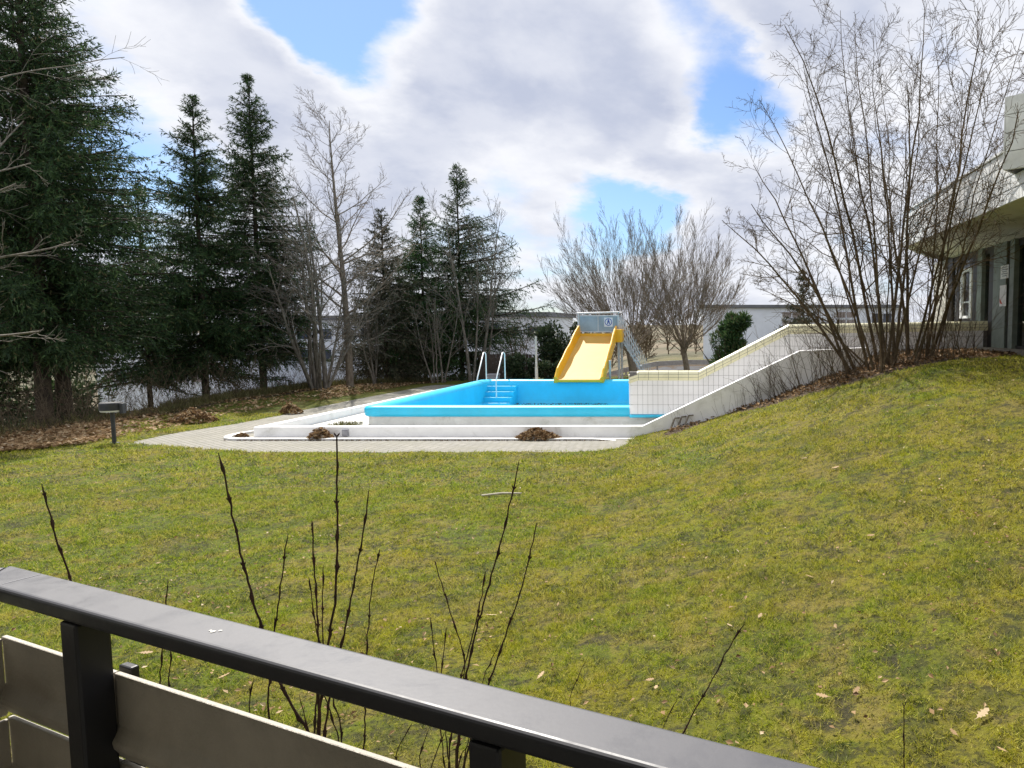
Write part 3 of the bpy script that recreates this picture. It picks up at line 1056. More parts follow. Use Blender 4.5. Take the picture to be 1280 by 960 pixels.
# pole behind the pool
p = thing('pole', 'slim pale grey standing pole between the hedge and the pool', 'pole', (-7.6, 29.7, 0))
xx = aty(670.5, 460, 29.7)[0]
p.location = (xx, 29.7, 0)
put(MB().tube([(xx, 29.7, -0.05), (xx, 29.7, 0.9), (xx, 29.7, 0.92), (xx, 29.7, 2.10)], [0.065, 0.06, 0.045, 0.042], 12).build('shaft', 'pole_grey', smooth=True), p)
put(MB().tube([(xx, 29.7, 2.10), (xx, 29.7, 2.16)], [0.055, 0.03], 12).build('cap', 'pole_grey'), p)

# ------------------------------------------------------------------ tiled wall
tw = thing('tiled_wall', 'white tiled parapet wall with cream rounded coping rising towards the building', 'wall', (-2.3, TILE_Y, 0))
X0 = -2.32
top_x = np.array([X0, -0.55, 1.73, 6.80])
top_z = np.array([1.455, 1.455, 2.63, 2.72])
ctop = lambda x: np.interp(x, top_x, top_z)
D = 0.34
prof = [(X0 + 0.05, 0.25), (6.75, 0.25), (6.75, ctop(6.75) - 0.24), (1.73, ctop(1.73) - 0.24), (-0.55, ctop(-0.55) - 0.24), (X0 + 0.05, 1.19)]
put(MB().prism_y([(a_, max(b_, 0.35)) for a_, b_ in prof], TILE_Y + 0.004, TILE_Y + D).build('core', 'grout'), tw)
TWd, THt, gap = 0.1285, 0.248, 0.006
tile_me = None
wallvis = lambda x: np.interp(x, [WALL_X1, sl_x, 3.4], [0.27, sl_z, 2.1])
count = 0
rest = MB()
ncol = int((6.75 - X0 - 0.10) / TWd)
for c in range(ncol):
    xc = X0 + 0.10 + (c + 0.5) * TWd
    ll, lr = ctop(xc - TWd / 2 + gap / 2) - 0.228, ctop(xc + TWd / 2 - gap / 2) - 0.228
    for k in range(12):
        z0 = 0.348 + k * THt
        zl, zr = min(z0 + THt - gap / 2, ll), min(z0 + THt - gap / 2, lr)
        z1 = max(zl, zr)
        if z1 - z0 < 0.02:
            continue
        zl, zr = max(zl, z0 + gap / 2 + 0.001), max(zr, z0 + gap / 2 + 0.001)
        full = abs(zl - (z0 + THt - gap / 2)) < 1e-6 and abs(zr - zl) < 1e-6
        lowvis = np.interp(xc, [X0, -1.8, sl_x, 6], [0.2, 0.2, 1.75, 1.8])
        jy = (np.sin(c * 12.9 + k * 78.2) * 43758.5 % 1) * 0.0025
        if z1 > lowvis and count < 295 and xc < 5.6:
            if full:
                if tile_me is None:
                    o = MB().box(-TWd / 2 + gap / 2, TWd / 2 - gap / 2, -0.012, 0.006, gap / 2, THt - gap / 2).build('tile', 'tile_white')
                    tile_me = o.data
                else:
                    o = bpy.data.objects.new('tile', tile_me)
                    COL.objects.link(o)
                o.location = (xc, TILE_Y + jy, z0)
                o.parent = tw
                o.location = (xc - tw.location[0], TILE_Y + jy - tw.location[1], z0)
            else:
                o = MB().prism_y([(xc - TWd / 2 + gap / 2, z0 + gap / 2), (xc + TWd / 2 - gap / 2, z0 + gap / 2), (xc + TWd / 2 - gap / 2, zr), (xc - TWd / 2 + gap / 2, zl)], TILE_Y - 0.012 + jy, TILE_Y + 0.006).build('tile', 'tile_white')
                put(o, tw)
            count += 1
        else:
            rest.box(xc - TWd / 2 + gap / 2, xc + TWd / 2 - gap / 2, TILE_Y - 0.012, TILE_Y + 0.006, z0 + gap / 2, z1)
tag(put(rest.build('lower_tiles', 'tile_white'), tw), kind='stuff')
# rounded left end of the wall
mb = MB()
for k in range(6):
    a0, a1 = pi / 2 * k / 6, pi / 2 * (k + 1) / 6
    for z0 in np.arange(0.348, 1.2, THt):
        z1 = min(z0 + THt, 1.22)
        pts = [(X0 + 0.11 - 0.115 * sin(a), TILE_Y + 0.10 - 0.112 * cos(a)) for a in (a0, a1)]
        (xa, ya), (xb, yb) = pts
        mb.add([(xa, ya, z0 + 0.004), (xb, yb, z0 + 0.004), (xb, yb, z1 - 0.004), (xa, ya, z1 - 0.004)], [(3, 2, 1, 0)])
mb.box(X0 - 0.005, X0 + 0.05, TILE_Y + 0.10, TILE_Y + D, 0.348, 1.2)
put(mb.build('end_tiles', 'tile_white', smooth=False), tw)
# cream coping, one piece per joint, three courses wrapped round the top
cprof = [(0.016, -0.245), (-0.026, -0.24), (-0.030, -0.165), None, (-0.030, -0.158), (-0.022, -0.09), None, (-0.021, -0.083), (0.006, -0.030), (0.045, -0.006), None,
         (0.052, -0.004), (0.12, 0.0), (0.22, 0.0), (0.30, -0.02), (D + 0.03, -0.08), (D + 0.03, -0.24)]
seg = [(X0 + 0.0, -0.55, 0.243), (-0.55, 1.73, 0.243), (1.73, 6.78, 0.243)]
for xa, xb, st_ in seg:
    nn = max(1, round(sqrt((xb - xa) ** 2 + (ctop(xb) - ctop(xa)) ** 2) / st_))
    for i in range(nn):
        x0 = xa + (xb - xa) * i / nn
        x1 = xa + (xb - xa) * (i + 1) / nn
        g = 0.004
        mb = MB()
        runs, cur = [], []
        for q in cprof:
            if q is None:
                runs.append(cur)
                cur = []
            else:
                cur.append(q)
        runs.append(cur)
        for run in runs:
            v = []
            for x in (x0 + g, x1 - g):
                for dy, dz in run:
                    dzz = dz
                    if xa == seg[0][0] and i == 0:          # rounded first piece
                        e = np.clip((x - X0) / 0.2, 0, 1)
                        dzz = dz - 0.10 * (1 - sqrt(1 - (1 - e) ** 2)) if x < X0 + 0.1 else dz
                    v.append((x, TILE_Y + dy, ctop(x) + dzz))
            m_ = len(run)
            mb.add(v, [(k, k + m_, k + m_ + 1, k + 1) for k in range(m_ - 1)])
        put(mb.build('coping_tile', 'tile_cream', smooth=False), tw)
# dark bedding under the coping
mb = MB()
for xa, xb, _ in seg:
    v = []
    for x in (xa + 0.02, xb):
        for dy, dz in ((0.03, -0.24), (-0.018, -0.235), (-0.02, -0.09), (0.012, -0.034), (0.06, -0.014), (0.30, -0.03), (D + 0.02, -0.09), (D + 0.02, -0.24)):
            v.append((x, TILE_Y + dy, ctop(x) + dz))
    mb.add(v, [(k, k + 8, (k + 1) % 8 + 8, (k + 1) % 8) for k in range(8)])
put(mb.build('coping_bed', 'grout'), tw)

# ------------------------------------------------------------------ building on the right
B = thing('pavilion_building', 'flat roofed pavilion with white panelled fascia, deep soffit and dark glazed front', 'building', (FACADE_X, 18.5, 2.0))
FX = 4.68
put(MB().box(FACADE_X + 1.6, 16, 6, 24.5, 0.5, 4.6).build('back_room', 'room_dark'), B)
put(MB().box(FACADE_X + 0.02, 16, 6.0, 24.4, 0.5, 2.02).build('plinth', 'facade_dark'), B)
put(MB().prism([(FX + 0.05, 3.0), (17, 3.0), (17, 24.6), (7.9, 24.6), (FX + 0.05, 18.45)], SOFFIT_Z + 0.03, 5.35).build('roof_slab', 'facade_dark'), B)
# soffit panels
ysf = np.arange(18.5, 2.9, -1.2)
for j in range(len(ysf) - 1):
    for i in range(3):
        xa, xb = FX + 0.0 + 0.72 * i, FX + 0.72 * (i + 1)
        y1, y0 = ysf[j], ysf[j + 1]
        if j == 0:
            o = MB().prism([(xa + 0.006, y0 + 0.006), (xb - 0.006, y0 + 0.006), (xb - 0.006, 18.45 + (xb - FX) * 1.35), (xa + 0.006, 18.45 + (xa - FX) * 1.35)], SOFFIT_Z, SOFFIT_Z + 0.025).build('soffit_panel', 'soffit_green')
        else:
            o = MB().box(xa + 0.006, xb - 0.006, y0 + 0.006, y1 - 0.006, SOFFIT_Z, SOFFIT_Z + 0.025).build('soffit_panel', 'soffit_green')
        put(o, B)
# fascia panels
rows = 4
z0f, z1f = SOFFIT_Z - 0.01, 5.42
for k in range(rows):
    za, zb = z0f + (z1f - z0f) * k / rows, z0f + (z1f - z0f) * (k + 1) / rows
    yy_ = 18.47
    j = 0
    while yy_ > 3:
        ln = 2.4 if j else (1.2 if k % 2 else 2.4)
        ya = yy_ - ln
        lean = 0.012 * k
        o = MB().box(FX - 0.03 - lean * 0.0, FX + 0.045, ya + 0.006, yy_ - 0.006, za + 0.011, zb - 0.011).build('fascia_panel', 'facade_white', bevel=0.004)
        put(o, B)
        yy_ = ya
        j += 1
    # end face of the fascia, running diagonally back
    d0, d1 = np.array([FX - 0.03, 18.47]), np.array([7.9, 24.6])
    dd = unit(d1 - d0)
    pts = [d0 + dd * 0.01, d0 + dd * 3.4, d0 + dd * 3.4 + np.array([0.05, -0.03]), d0 + dd * 0.01 + np.array([0.05, -0.03])]
    put(MB().prism([tuple(q) for q in pts[::-1]], za + 0.011, zb - 0.011).build('fascia_panel', 'facade_white'), B)
put(MB().prism([(FX - 0.06, 3.0), (FX + 0.30, 3.0), (FX + 0.30, 18.55), (FX - 0.06, 18.50)], 5.422, 5.46).build('roof_edge_cap', 'facade_white'), B)
put(MB().prism([(FX + 0.5, 3.0), (FX + 0.7, 3.0), (FX + 0.7, 16.6), (FX + 0.5, 16.6)], 5.36, 5.60).build('parapet', 'facade_white'), B)
# roof block with shingle courses
bx, by = aty(1257, 170, 11.3)[:2]
dirb = unit(np.array([0.72, -0.69]))
nb = np.array([dirb[1], -dirb[0]])
zb0, zb1 = aty(1257, 213, 11.3)[2], aty(1257, 121, 11.3)[2]
core = [(bx, by), tuple(np.array([bx, by]) + dirb * 3), tuple(np.array([bx, by]) + dirb * 3 - nb * 2), tuple(np.array([bx, by]) - nb * 2)]
# keep polygon counter-clockwise
ar = sum(core[i][0] * core[(i + 1) % 4][1] - core[(i + 1) % 4][0] * core[i][1] for i in range(4))
core = core if ar > 0 else core[::-1]
cen = np.mean(core, axis=0)
inner = [tuple(cen + (np.array(q) - cen) * 0.985) for q in core]
put(MB().prism(inner, zb0 + 0.01, zb1).build('roof_block', 'facade_dark'), B)
for k in range(4):
    za, zb = zb0 + (zb1 - zb0) * k / 4, zb0 + (zb1 - zb0) * (k + 1) / 4
    for m_ in range(4):
        a = np.array([bx, by]) + dirb * 0.75 * m_
        b_ = a + dirb * 0.742
        q = [tuple(a + nb * 0.02), tuple(b_ + nb * 0.02), tuple(b_ - nb * 0.05), tuple(a - nb * 0.05)]
        ar = sum(q[i][0] * q[(i + 1) % 4][1] - q[(i + 1) % 4][0] * q[i][1] for i in range(4))
        q = q if ar > 0 else q[::-1]
        put(MB().prism(q, za + 0.006, zb - 0.006).build('shingle', 'shingle_grey'), B)
    a = np.array([bx, by])
    q = [tuple(a + nb * 0.02 - dirb * 0.02), tuple(a - nb * 2 - dirb * 0.02), tuple(a - nb * 2 - dirb * 0.004), tuple(a + nb * 0.02 - dirb * 0.004)]
    ar = sum(q[i][0] * q[(i + 1) % 4][1] - q[(i + 1) % 4][0] * q[i][1] for i in range(4))
    q = q if ar > 0 else q[::-1]
    put(MB().prism(q, za + 0.006, zb - 0.006).build('shingle', 'shingle_grey'), B)
# front with posts and panes
yu = lambda u: FACADE_X * 900.0 / (u - 900.0)
ZF0, ZF1 = 2.02, SOFFIT_Z - 0.002
put(MB().box(FACADE_X - 0.02, FACADE_X + 0.35, yu(1184), yu(1166), 0.6, ZF1).build('pillar', 'pillar_beige', bevel=0.01), B)
for u0, u1, m_, dx in ((1184.3, 1190, 'frame_dark', 0.05), (1196, 1199, 'frame_dark', 0.05), (1215.2, 1223, 'frame_dark', 0.04), (1223.2, 1229, 'post_green', 0.10), (1236, 1243, 'frame_dark', 0.05),
                       (1243.6, 1259.6, 'post_green', 0.10), (1260, 1264.6, 'frame_dark', 0.05), (1265, 1270.5, 'post_green', 0.12)):
    ya, yb = yu(u1), yu(u0)
    put(MB().box(FACADE_X - dx, FACADE_X + 0.06, ya, yb, ZF0, ZF1).build('post', m_, bevel=0.006), B)
yk = 15.9
k = 0
while yk > 7:
    put(MB().box(FACADE_X - 0.1, FACADE_X + 0.06, yk - 1.5, yk - 1.38, ZF0, ZF1).build('post', 'post_green', bevel=0.006), B)
    yk -= 1.5
put(MB().box(FACADE_X - 0.03, FACADE_X + 0.05, 7, yu(1184.3) - 0.002, ZF1 - 0.16, ZF1 - 0.003).build('head_rail', 'frame_dark'), B)
put(MB().box(FACADE_X - 0.03, FACADE_X + 0.05, 7, yu(1184.3) - 0.002, ZF0 - 0.001, ZF0 + 0.12).build('bottom_rail', 'frame_dark'), B)
for u0, u1 in ((1190, 1196), (1199, 1215.2), (1229, 1236), (1270.5, 1281), (1281, 1310), (1310, 1380)):
    put(MB().box(FACADE_X + 0.0, FACADE_X + 0.012, yu(u1) + 0.002, yu(u0) - 0.002, ZF0 + 0.12, ZF1 - 0.16).build('pane', 'window_glass'), B)
# white framed window
ya, yb = yu(1214), yu(1200)
zw0, zw1 = 2.8, 4.16
wf = MB()
wf.box(FACADE_X - 0.05, FACADE_X - 0.002, ya, ya + 0.16, zw0, zw1)
wf.box(FACADE_X - 0.05, FACADE_X - 0.002, yb - 0.2, yb, zw0, zw1)
wf.box(FACADE_X - 0.05, FACADE_X - 0.002, ya + 0.161, yb - 0.201, zw1 - 0.09, zw1)
wf.box(FACADE_X - 0.05, FACADE_X - 0.002, ya + 0.161, yb - 0.201, zw0, zw0 + 0.07)
wf.box(FACADE_X - 0.04, FACADE_X - 0.002, ya + 0.161, yb - 0.201, zw0 + 0.42, zw0 + 0.46)
put(wf.build('white_window_frame', 'white_paint'), B)
# notices on the glass and the wide post
for u0, u1, v0, v1, red in ((1253, 1263.2, 332.5, 349, False), (1252.6, 1261, 357, 383, True)):
    ya, yb = yu(u1), yu(u0)
    ym = (ya + yb) / 2
    z1_, z0_ = 2.6 + (407 - v0) * ym / 900, 2.6 + (407 - v1) * ym / 900
    nt = thing('notice', 'white paper notice with lines of grey print above the taller one' if not red else 'tall white paper notice with a red mark, below the smaller one', 'notice', (FACADE_X - 0.11, ym, z0_))
    sht = put(MB().box(FACADE_X - 0.106, FACADE_X - 0.103, ya, yb, z0_, z1_).build('sheet', 'paper'), nt)
    mb = MB()
    for k in range(5):
        zz_ = z1_ - (z1_ - z0_) * (0.15 + 0.16 * k)
        L_ = (yb - ya) * (0.75 if k % 2 else 0.55)
        mb.box(FACADE_X - 0.1085, FACADE_X - 0.1065, ym - L_ / 2, ym + L_ / 2, zz_ - 0.012, zz_ + 0.012)
    if not red:
        tag(sub(mb.build('print', 'paper_print'), sht), kind='stuff')
    else:
        put(MB().add([(FACADE_X - 0.109, yb - 0.02, z0_ + 0.20), (FACADE_X - 0.109, yb - 0.20, z0_ + 0.05), (FACADE_X - 0.109, yb - 0.08, z0_ + 0.06), (FACADE_X - 0.109, yb - 0.02, z0_ + 0.10)], [(0, 1, 2, 3)]).build('red_mark', 'paper_red'), nt)
put(MB().box(FACADE_X - 0.55, FACADE_X - 0.03, 13.0, yu(1243), 1.35, 2.07).build('base_step', 'old_wood', bevel=0.02), B)

# ------------------------------------------------------------------ far buildings
def far_building(label, x0, x1, y, depth, z0, z1, windows, wall='far_white', roof=0.35):
    b = thing('far_building', label, 'building', ((x0 + x1) / 2, y, z0))
    put(MB().box(x0, x1, y, y + depth, z0 - 0.5, z1).build('wall', wall), b)
    put(MB().box(x0 - 0.25, x1 + 0.25, y - 0.25, y + depth + 0.25, z1 + 0.002, z1 + roof).build('roof', 'far_roof', bevel=0.03), b)
    for xa, xb, za, zb, m_ in windows:
        w_ = put(MB().box(xa, xb, y - 0.05, y - 0.002, za, zb).build('window', m_), b)
        sub(MB().box(xa - 0.08, xb + 0.08, y - 0.09, y - 0.051, za - 0.08, za - 0.003).build('sill', 'far_white'), w_)
    return b


yb = 62.0
xa, xb = aty(879, 400, yb)[0], aty(1125, 400, yb)[0]
zt2 = aty(900, 385, yb)[2]
win = []
for u in (978, 990.5, 1046, 1058.5):
    for v in (390, 400):
        p0, p1 = aty(u, v + 7.2, yb), aty(u + 11, v, yb)
        win.append((p0[0], p1[0], p0[2], p1[2], 'far_brown'))
for u in (1090, 1104):
    p0, p1 = aty(u, 404, yb), aty(u + 10, 392, yb)
    win.append((p0[0], p1[0], p0[2], p1[2], 'far_window'))
far_building('long white hall with dark flat roof edge beyond the tiled wall', xa, xb, yb, 14, -1.5, zt2, win, roof=0.28)
yb = 52.0
xa, xb = aty(598, 400, yb)[0], aty(684, 400, yb)[0]
zt2 = aty(640, 396, yb)[2]
win = []
for u0_, u1_, v0_, v1_ in ((604, 624, 406, 424), (634, 648, 408, 420), (660, 674, 408, 420)):
    p0, p1 = aty(u0_, v1_, yb), aty(u1_, v0_, yb)
    win.append((p0[0], p1[0], p0[2], p1[2], 'far_window'))
far_building('white house with dark window behind the hedge and pool steps', xa, xb, yb, 9, -4.6, zt2, win, roof=0.35)
yb = 47.0
xa, xb = aty(120, 460, yb)[0], aty(275, 460, yb)[0]
zt2 = aty(200, 425, yb)[2]
win = []
for u0_ in (132, 146, 162, 188, 205, 222, 240):
    p0, p1 = aty(u0_, 478, yb), aty(u0_ + 11, 463, yb)
    win.append((p0[0], p1[0], p0[2], p1[2], 'far_window' if u0_ % 3 else 'far_brown'))
far_building('white building with a row of small windows seen behind the big spruces', xa, xb, yb, 10, -5.0, zt2, win)
yb = 55.0
xa, xb = aty(330, 430, yb)[0], aty(560, 430, yb)[0]
zt2 = aty(440, 400, yb)[2]
win = []
for k, u0_ in enumerate((345, 372, 400, 428, 452, 480, 510, 535)):
    p0, p1 = aty(u0_, 424, yb), aty(u0_ + 14, 411, yb)
    win.append((p0[0], p1[0], p0[2], p1[2], 'far_window'))
    p0, p1 = aty(u0_, 452, yb), aty(u0_ + 14, 437, yb)
    win.append((p0[0], p1[0], p0[2], p1[2], 'far_window'))
far_building('long white two storey building behind the bare grey trees', xa, xb, yb, 10, -5.0, zt2, win)

# road and guard rail behind the fan shaped trees
mb = MB().box(-16, 70, 47.5, 52.5, -1.2, 0.04)
xs = np.linspace(-14, 70, 60)
v = []
for x in xs:
    for y in (46.5, 51.0):
        v.append((x, y, zt(x, y) + 0.03))
mb = MB().add(v, [(2 * i, 2 * i + 2, 2 * i + 3, 2 * i + 1) for i in range(len(xs) - 1)])
tag(mb.build('road', 'asphalt'), kind='structure')
g = thing('guard_rail', 'long metal guard rail along the road behind the fan shaped trees', 'guard rail', (0, 45.8, 0))
xs = np.arange(-10, 16, 2.0)
zs_ = [zt(x, 45.8) for x in xs]
for i in range(len(xs) - 1):
    put(MB().beam((xs[i], 45.8, zs_[i] + 0.55), (xs[i + 1] - 0.02, 45.8, zs_[i + 1] + 0.55), 0.06, 0.30).build('rail', 'galvanised'), g)
for x, z in zip(xs, zs_):
    put(MB().box(x - 0.05, x + 0.05, 45.84, 45.94, z - 0.1, z + 0.70).build('post', 'galvanised'), g)

# low fence, hedge, box behind the pool
fy = 33.0
x0_, x1_ = aty(600, 460, fy)[0], aty(662, 460, fy)[0]
fn = thing('wooden_fence', 'dark brown wooden fence panel behind the pool steps', 'fence', (x0_, fy, 0))
zg = zt((x0_ + x1_) / 2, fy)
xx = x0_
k = 0
while xx < x1_:
    put(MB().box(xx, xx + 0.135, fy, fy + 0.025, zg - 0.2, aty(630, 443, fy)[2] + 0.01 * (k % 3)).build('plank', 'fence_wood'), fn)
    xx += 0.15
    k += 1
for z in (zg + 0.3, zg + 1.0):
    put(MB().box(x0_, x1_, fy + 0.026, fy + 0.07, z, z + 0.08).build('rail', 'fence_wood'), fn)
gy_ = 31.2
x0_, x1_ = aty(608, 460, gy_)[0], aty(621, 460, gy_)[0]
gb = thing('storage_box', 'grey plastic storage box standing by the wooden fence', 'box', (x0_, gy_, 0))
put(MB().box(x0_, x1_, gy_, gy_ + 0.4, -0.02, 0.42).build('body', 'grey_plastic', bevel=0.015), gb)
put(MB().box(x0_ - 0.02, x1_ + 0.02, gy_ - 0.02, gy_ + 0.42, 0.422, 0.50).build('lid', 'grey_plastic', bevel=0.015), gb)

# ------------------------------------------------------------------ bollard lamps
def bollard(u, v, label):
    p_ = gpx(u, v)
    x, y, z = p_
    l = thing('bollard_lamp', label, 'lamp', (x, y, z), 'bollard lamps along the terrace')
    put(MB().tube([(x, y, z - 0.05), (x, y, z + 0.72)], 0.04, 12).build('pole', 'lamp_black', smooth=True), l)
    put(MB().tube([(x, y, z - 0.02), (x, y, z + 0.015)], 0.10, 12).build('base_plate', 'lamp_black'), l)
    hx = x - 0.02
    put(MB().tube([(hx, y, z + 0.735), (hx, y, z + 0.88), (hx, y, z + 0.90)], [0.21, 0.21, 0.195], 28).build('hood', 'lamp_black'), l)
    put(MB().tube([(hx, y, z + 0.70), (hx, y, z + 0.734)], [0.19, 0.205], 28).build('lens', 'lamp_lens'), l)
    put(MB().box(x + 0.192, x + 0.27, y - 0.05, y + 0.05, z + 0.66, z + 0.89).build('bracket', 'lamp_black', bevel=0.01), l)


bollard(143, 554, 'black bollard lamp with flat round hood at the tip of the paving')
bollard(533, 474.5, 'bollard lamp with flat round hood by the bare trees behind the pool')

# ------------------------------------------------------------------ wooden rack on the grass by the wall
p0 = gpx(848, 538)
rk = thing('wooden_rack', 'small weathered wooden rack leaning at the foot of the low white wall', 'rack', (p0[0], NEAR_Y - 0.15, p0[2]))
for k in range(3):
    x = p0[0] - 0.22 + 0.16 * k
    y0_ = NEAR_Y - 0.22
    z0_ = zt(x, y0_)
    put(MB().beam((x, y0_, z0_ - 0.02), (x + 0.10, NEAR_Y - 0.06, z0_ + 0.24), 0.03, 0.03).build('slat', 'old_wood'), rk)
    put(MB().beam((x + 0.10, NEAR_Y - 0.06, z0_ + 0.25), (x + 0.22, NEAR_Y - 0.06, z0_ + 0.26), 0.03, 0.03).build('slat', 'old_wood'), rk)
put(MB().beam((p0[0] - 0.25, NEAR_Y - 0.24, zt(p0[0] - .25, NEAR_Y - .24) + 0.02), (p0[0] + 0.25, NEAR_Y - 0.24, zt(p0[0] + .25, NEAR_Y - .24) + 0.03), 0.03, 0.03).build('slat', 'old_wood'), rk)
# pale stick on the lawn
a, b = gpx(602, 622), gpx(652, 619.5)
mid = (a + b) / 2
tag(MB().tube([a + [0, 0, 0.03], mid + [0, 0.02, 0.045], b + [0, 0, 0.035]], [0.016, 0.02, 0.012], 6).build('stick', 'pale_wood', smooth=True), 'pale bare stick lying on the lawn before the pool', 'stick')

# ------------------------------------------------------------------ vegetation generators
def rot_about(d, ang, rng):
    """unit vectors d tilted by ang in a random direction"""
    ref = np.where(np.abs(d[:, 2:3]) > 0.9, np.array([1.0, 0, 0]), np.array([0, 0, 1.0]))
    a = unit(np.cross(d, ref))
    b = np.cross(d, a)
    ph = rng.rand(len(d)) * 2 * pi
    side = a * np.cos(ph)[:, None] + b * np.sin(ph)[:, None]
    return unit(d * np.cos(ang)[:, None] + side * np.sin(ang)[:, None])


def grow(p, d, L, r0, n, rng, wob=0.12, up=0.05, taper=0.25, grav=None):
    """B branches as polylines"""
    B_ = len(p)
    P = np.empty((B_, n + 1, 3))
    P[:, 0] = p
    cur = d.copy()
    g = np.array([0, 0, 1.0]) if grav is None else np.array(grav)
    for i in range(n):
        cur = unit(cur + rng.normal(size=(B_, 3)) * wob + g * up)
        P[:, i + 1] = P[:, i] + cur * (L / n)[:, None]
    R = r0[:, None] * np.linspace(1, taper, n + 1)[None]
    return P, R


def children(P, R, L, k, lo, hi, ang, angj, ratio, rng, rr=0.6, short_end=0.5):
    """k child starts per branch"""
    B_, n1, _ = P.shape
    tt = lo + (hi - lo) * (np.arange(k)[None] + rng.rand(B_, k)) / k
    x = tt * (n1 - 1)
    i = np.clip(x.astype(int), 0, n1 - 2)
    fr = (x - i)[..., None]
    bi = np.arange(B_)[:, None]
    p = P[bi, i] * (1 - fr) + P[bi, i + 1] * fr
    d = unit(P[bi, i + 1] - P[bi, i])
    r = R[bi, i] * (1 - fr[..., 0]) + R[bi, i + 1] * fr[..., 0]
    p, d, r, tt = p.reshape(-1, 3), d.reshape(-1, 3), r.ravel(), tt.ravel()
    a = np.clip(rng.normal(ang, angj, len(p)), 0.1, 1.6)
    d2 = rot_about(d, a, rng)
    L2 = np.repeat(L, k) * ratio * (1 - short_end * (tt - lo) / (hi - lo + 1e-6)) * (0.6 + 0.7 * rng.rand(len(p)))
    return p, d2, L2, np.minimum(r * rr, r * 0.95)


def bare_tree(name, label, base, stems, bark, levels, rng, twig_r=0.006, group=None, cat='tree', split=True, crown_name='crown', minr=0.004):
    """stems: list of (offset xyz, direction, length, radius); levels: list of dicts"""
    t_ = thing(name, label, cat, tuple(base), group)
    base = np.array(base)
    p = np.array([base + np.array(s[0]) for s in stems])
    d = unit(np.array([s[1] for s in stems], float))
    L = np.array([s[2] for s in stems], float)
    r0 = np.array([s[3] for s in stems], float)
    lv = levels[0]
    P, R = grow(p, d, L, r0, lv.get('n', 8), rng, lv.get('wob', 0.06), lv.get('up', 0.05), lv.get('taper', 0.2))
    for i in range(len(P)):
        v, q = tubes(P[i:i + 1], np.maximum(R[i:i + 1], minr), 8 if r0[i] > 0.05 else 6)
        put(MB().add(v, q).build('trunk' if len(P) == 1 else 'stem', bark, smooth=True), t_)
    crown = MB()
    for lv in levels[1:]:
        p, d, L, r0 = children(P, R, L, lv['k'], lv.get('lo', 0.25), lv.get('hi', 0.98), lv.get('ang', 0.7), lv.get('angj', 0.2), lv.get('ratio', 0.5), rng, lv.get('rr', 0.6), lv.get('short', 0.5))
        if lv.get('minL'):
            L = np.maximum(L, lv['minL'])
        r0 = np.maximum(r0, twig_r)
        P, R = grow(p, d, L, r0, lv.get('n', 4), rng, lv.get('wob', 0.12), lv.get('up', 0.06), lv.get('taper', 0.35))
        v, q = tubes(P, np.maximum(R, minr), lv.get('sides', 3))
        crown.add(v, q)
    put(crown.build(crown_name, bark, smooth=True), t_)
    return t_


def sprigs(mb, C, D_, size, wid, rng, tintbase, droop=0.0, tri=False, jit=0.45):
    """leaf-sized faces at C along D_"""
    N = len(C)
    D_ = unit(D_ + rng.normal(size=(N, 3)) * jit + np.array([0, 0, -droop]))
    Sd = unit(np.cross(D_, rng.normal(size=(N, 3))))
    L = (size * (0.6 + 0.8 * rng.rand(N)))[:, None]
    w_ = (wid * (0.6 + 0.8 * rng.rand(N)))[:, None]
    if tri:
        v = np.stack([C - Sd * w_, C + Sd * w_, C + D_ * L], 1).reshape(-1, 3)
        f = np.arange(N * 3).reshape(N, 3)
    else:
        v = np.stack([C, C + D_ * L * 0.5 + Sd * w_, C + D_ * L, C + D_ * L * 0.5 - Sd * w_], 1).reshape(-1, 3)
        f = np.arange(N * 4).reshape(N, 4)
    mb.add(v, f, np.clip(tintbase + rng.normal(size=N) * 0.18, 0, 1))


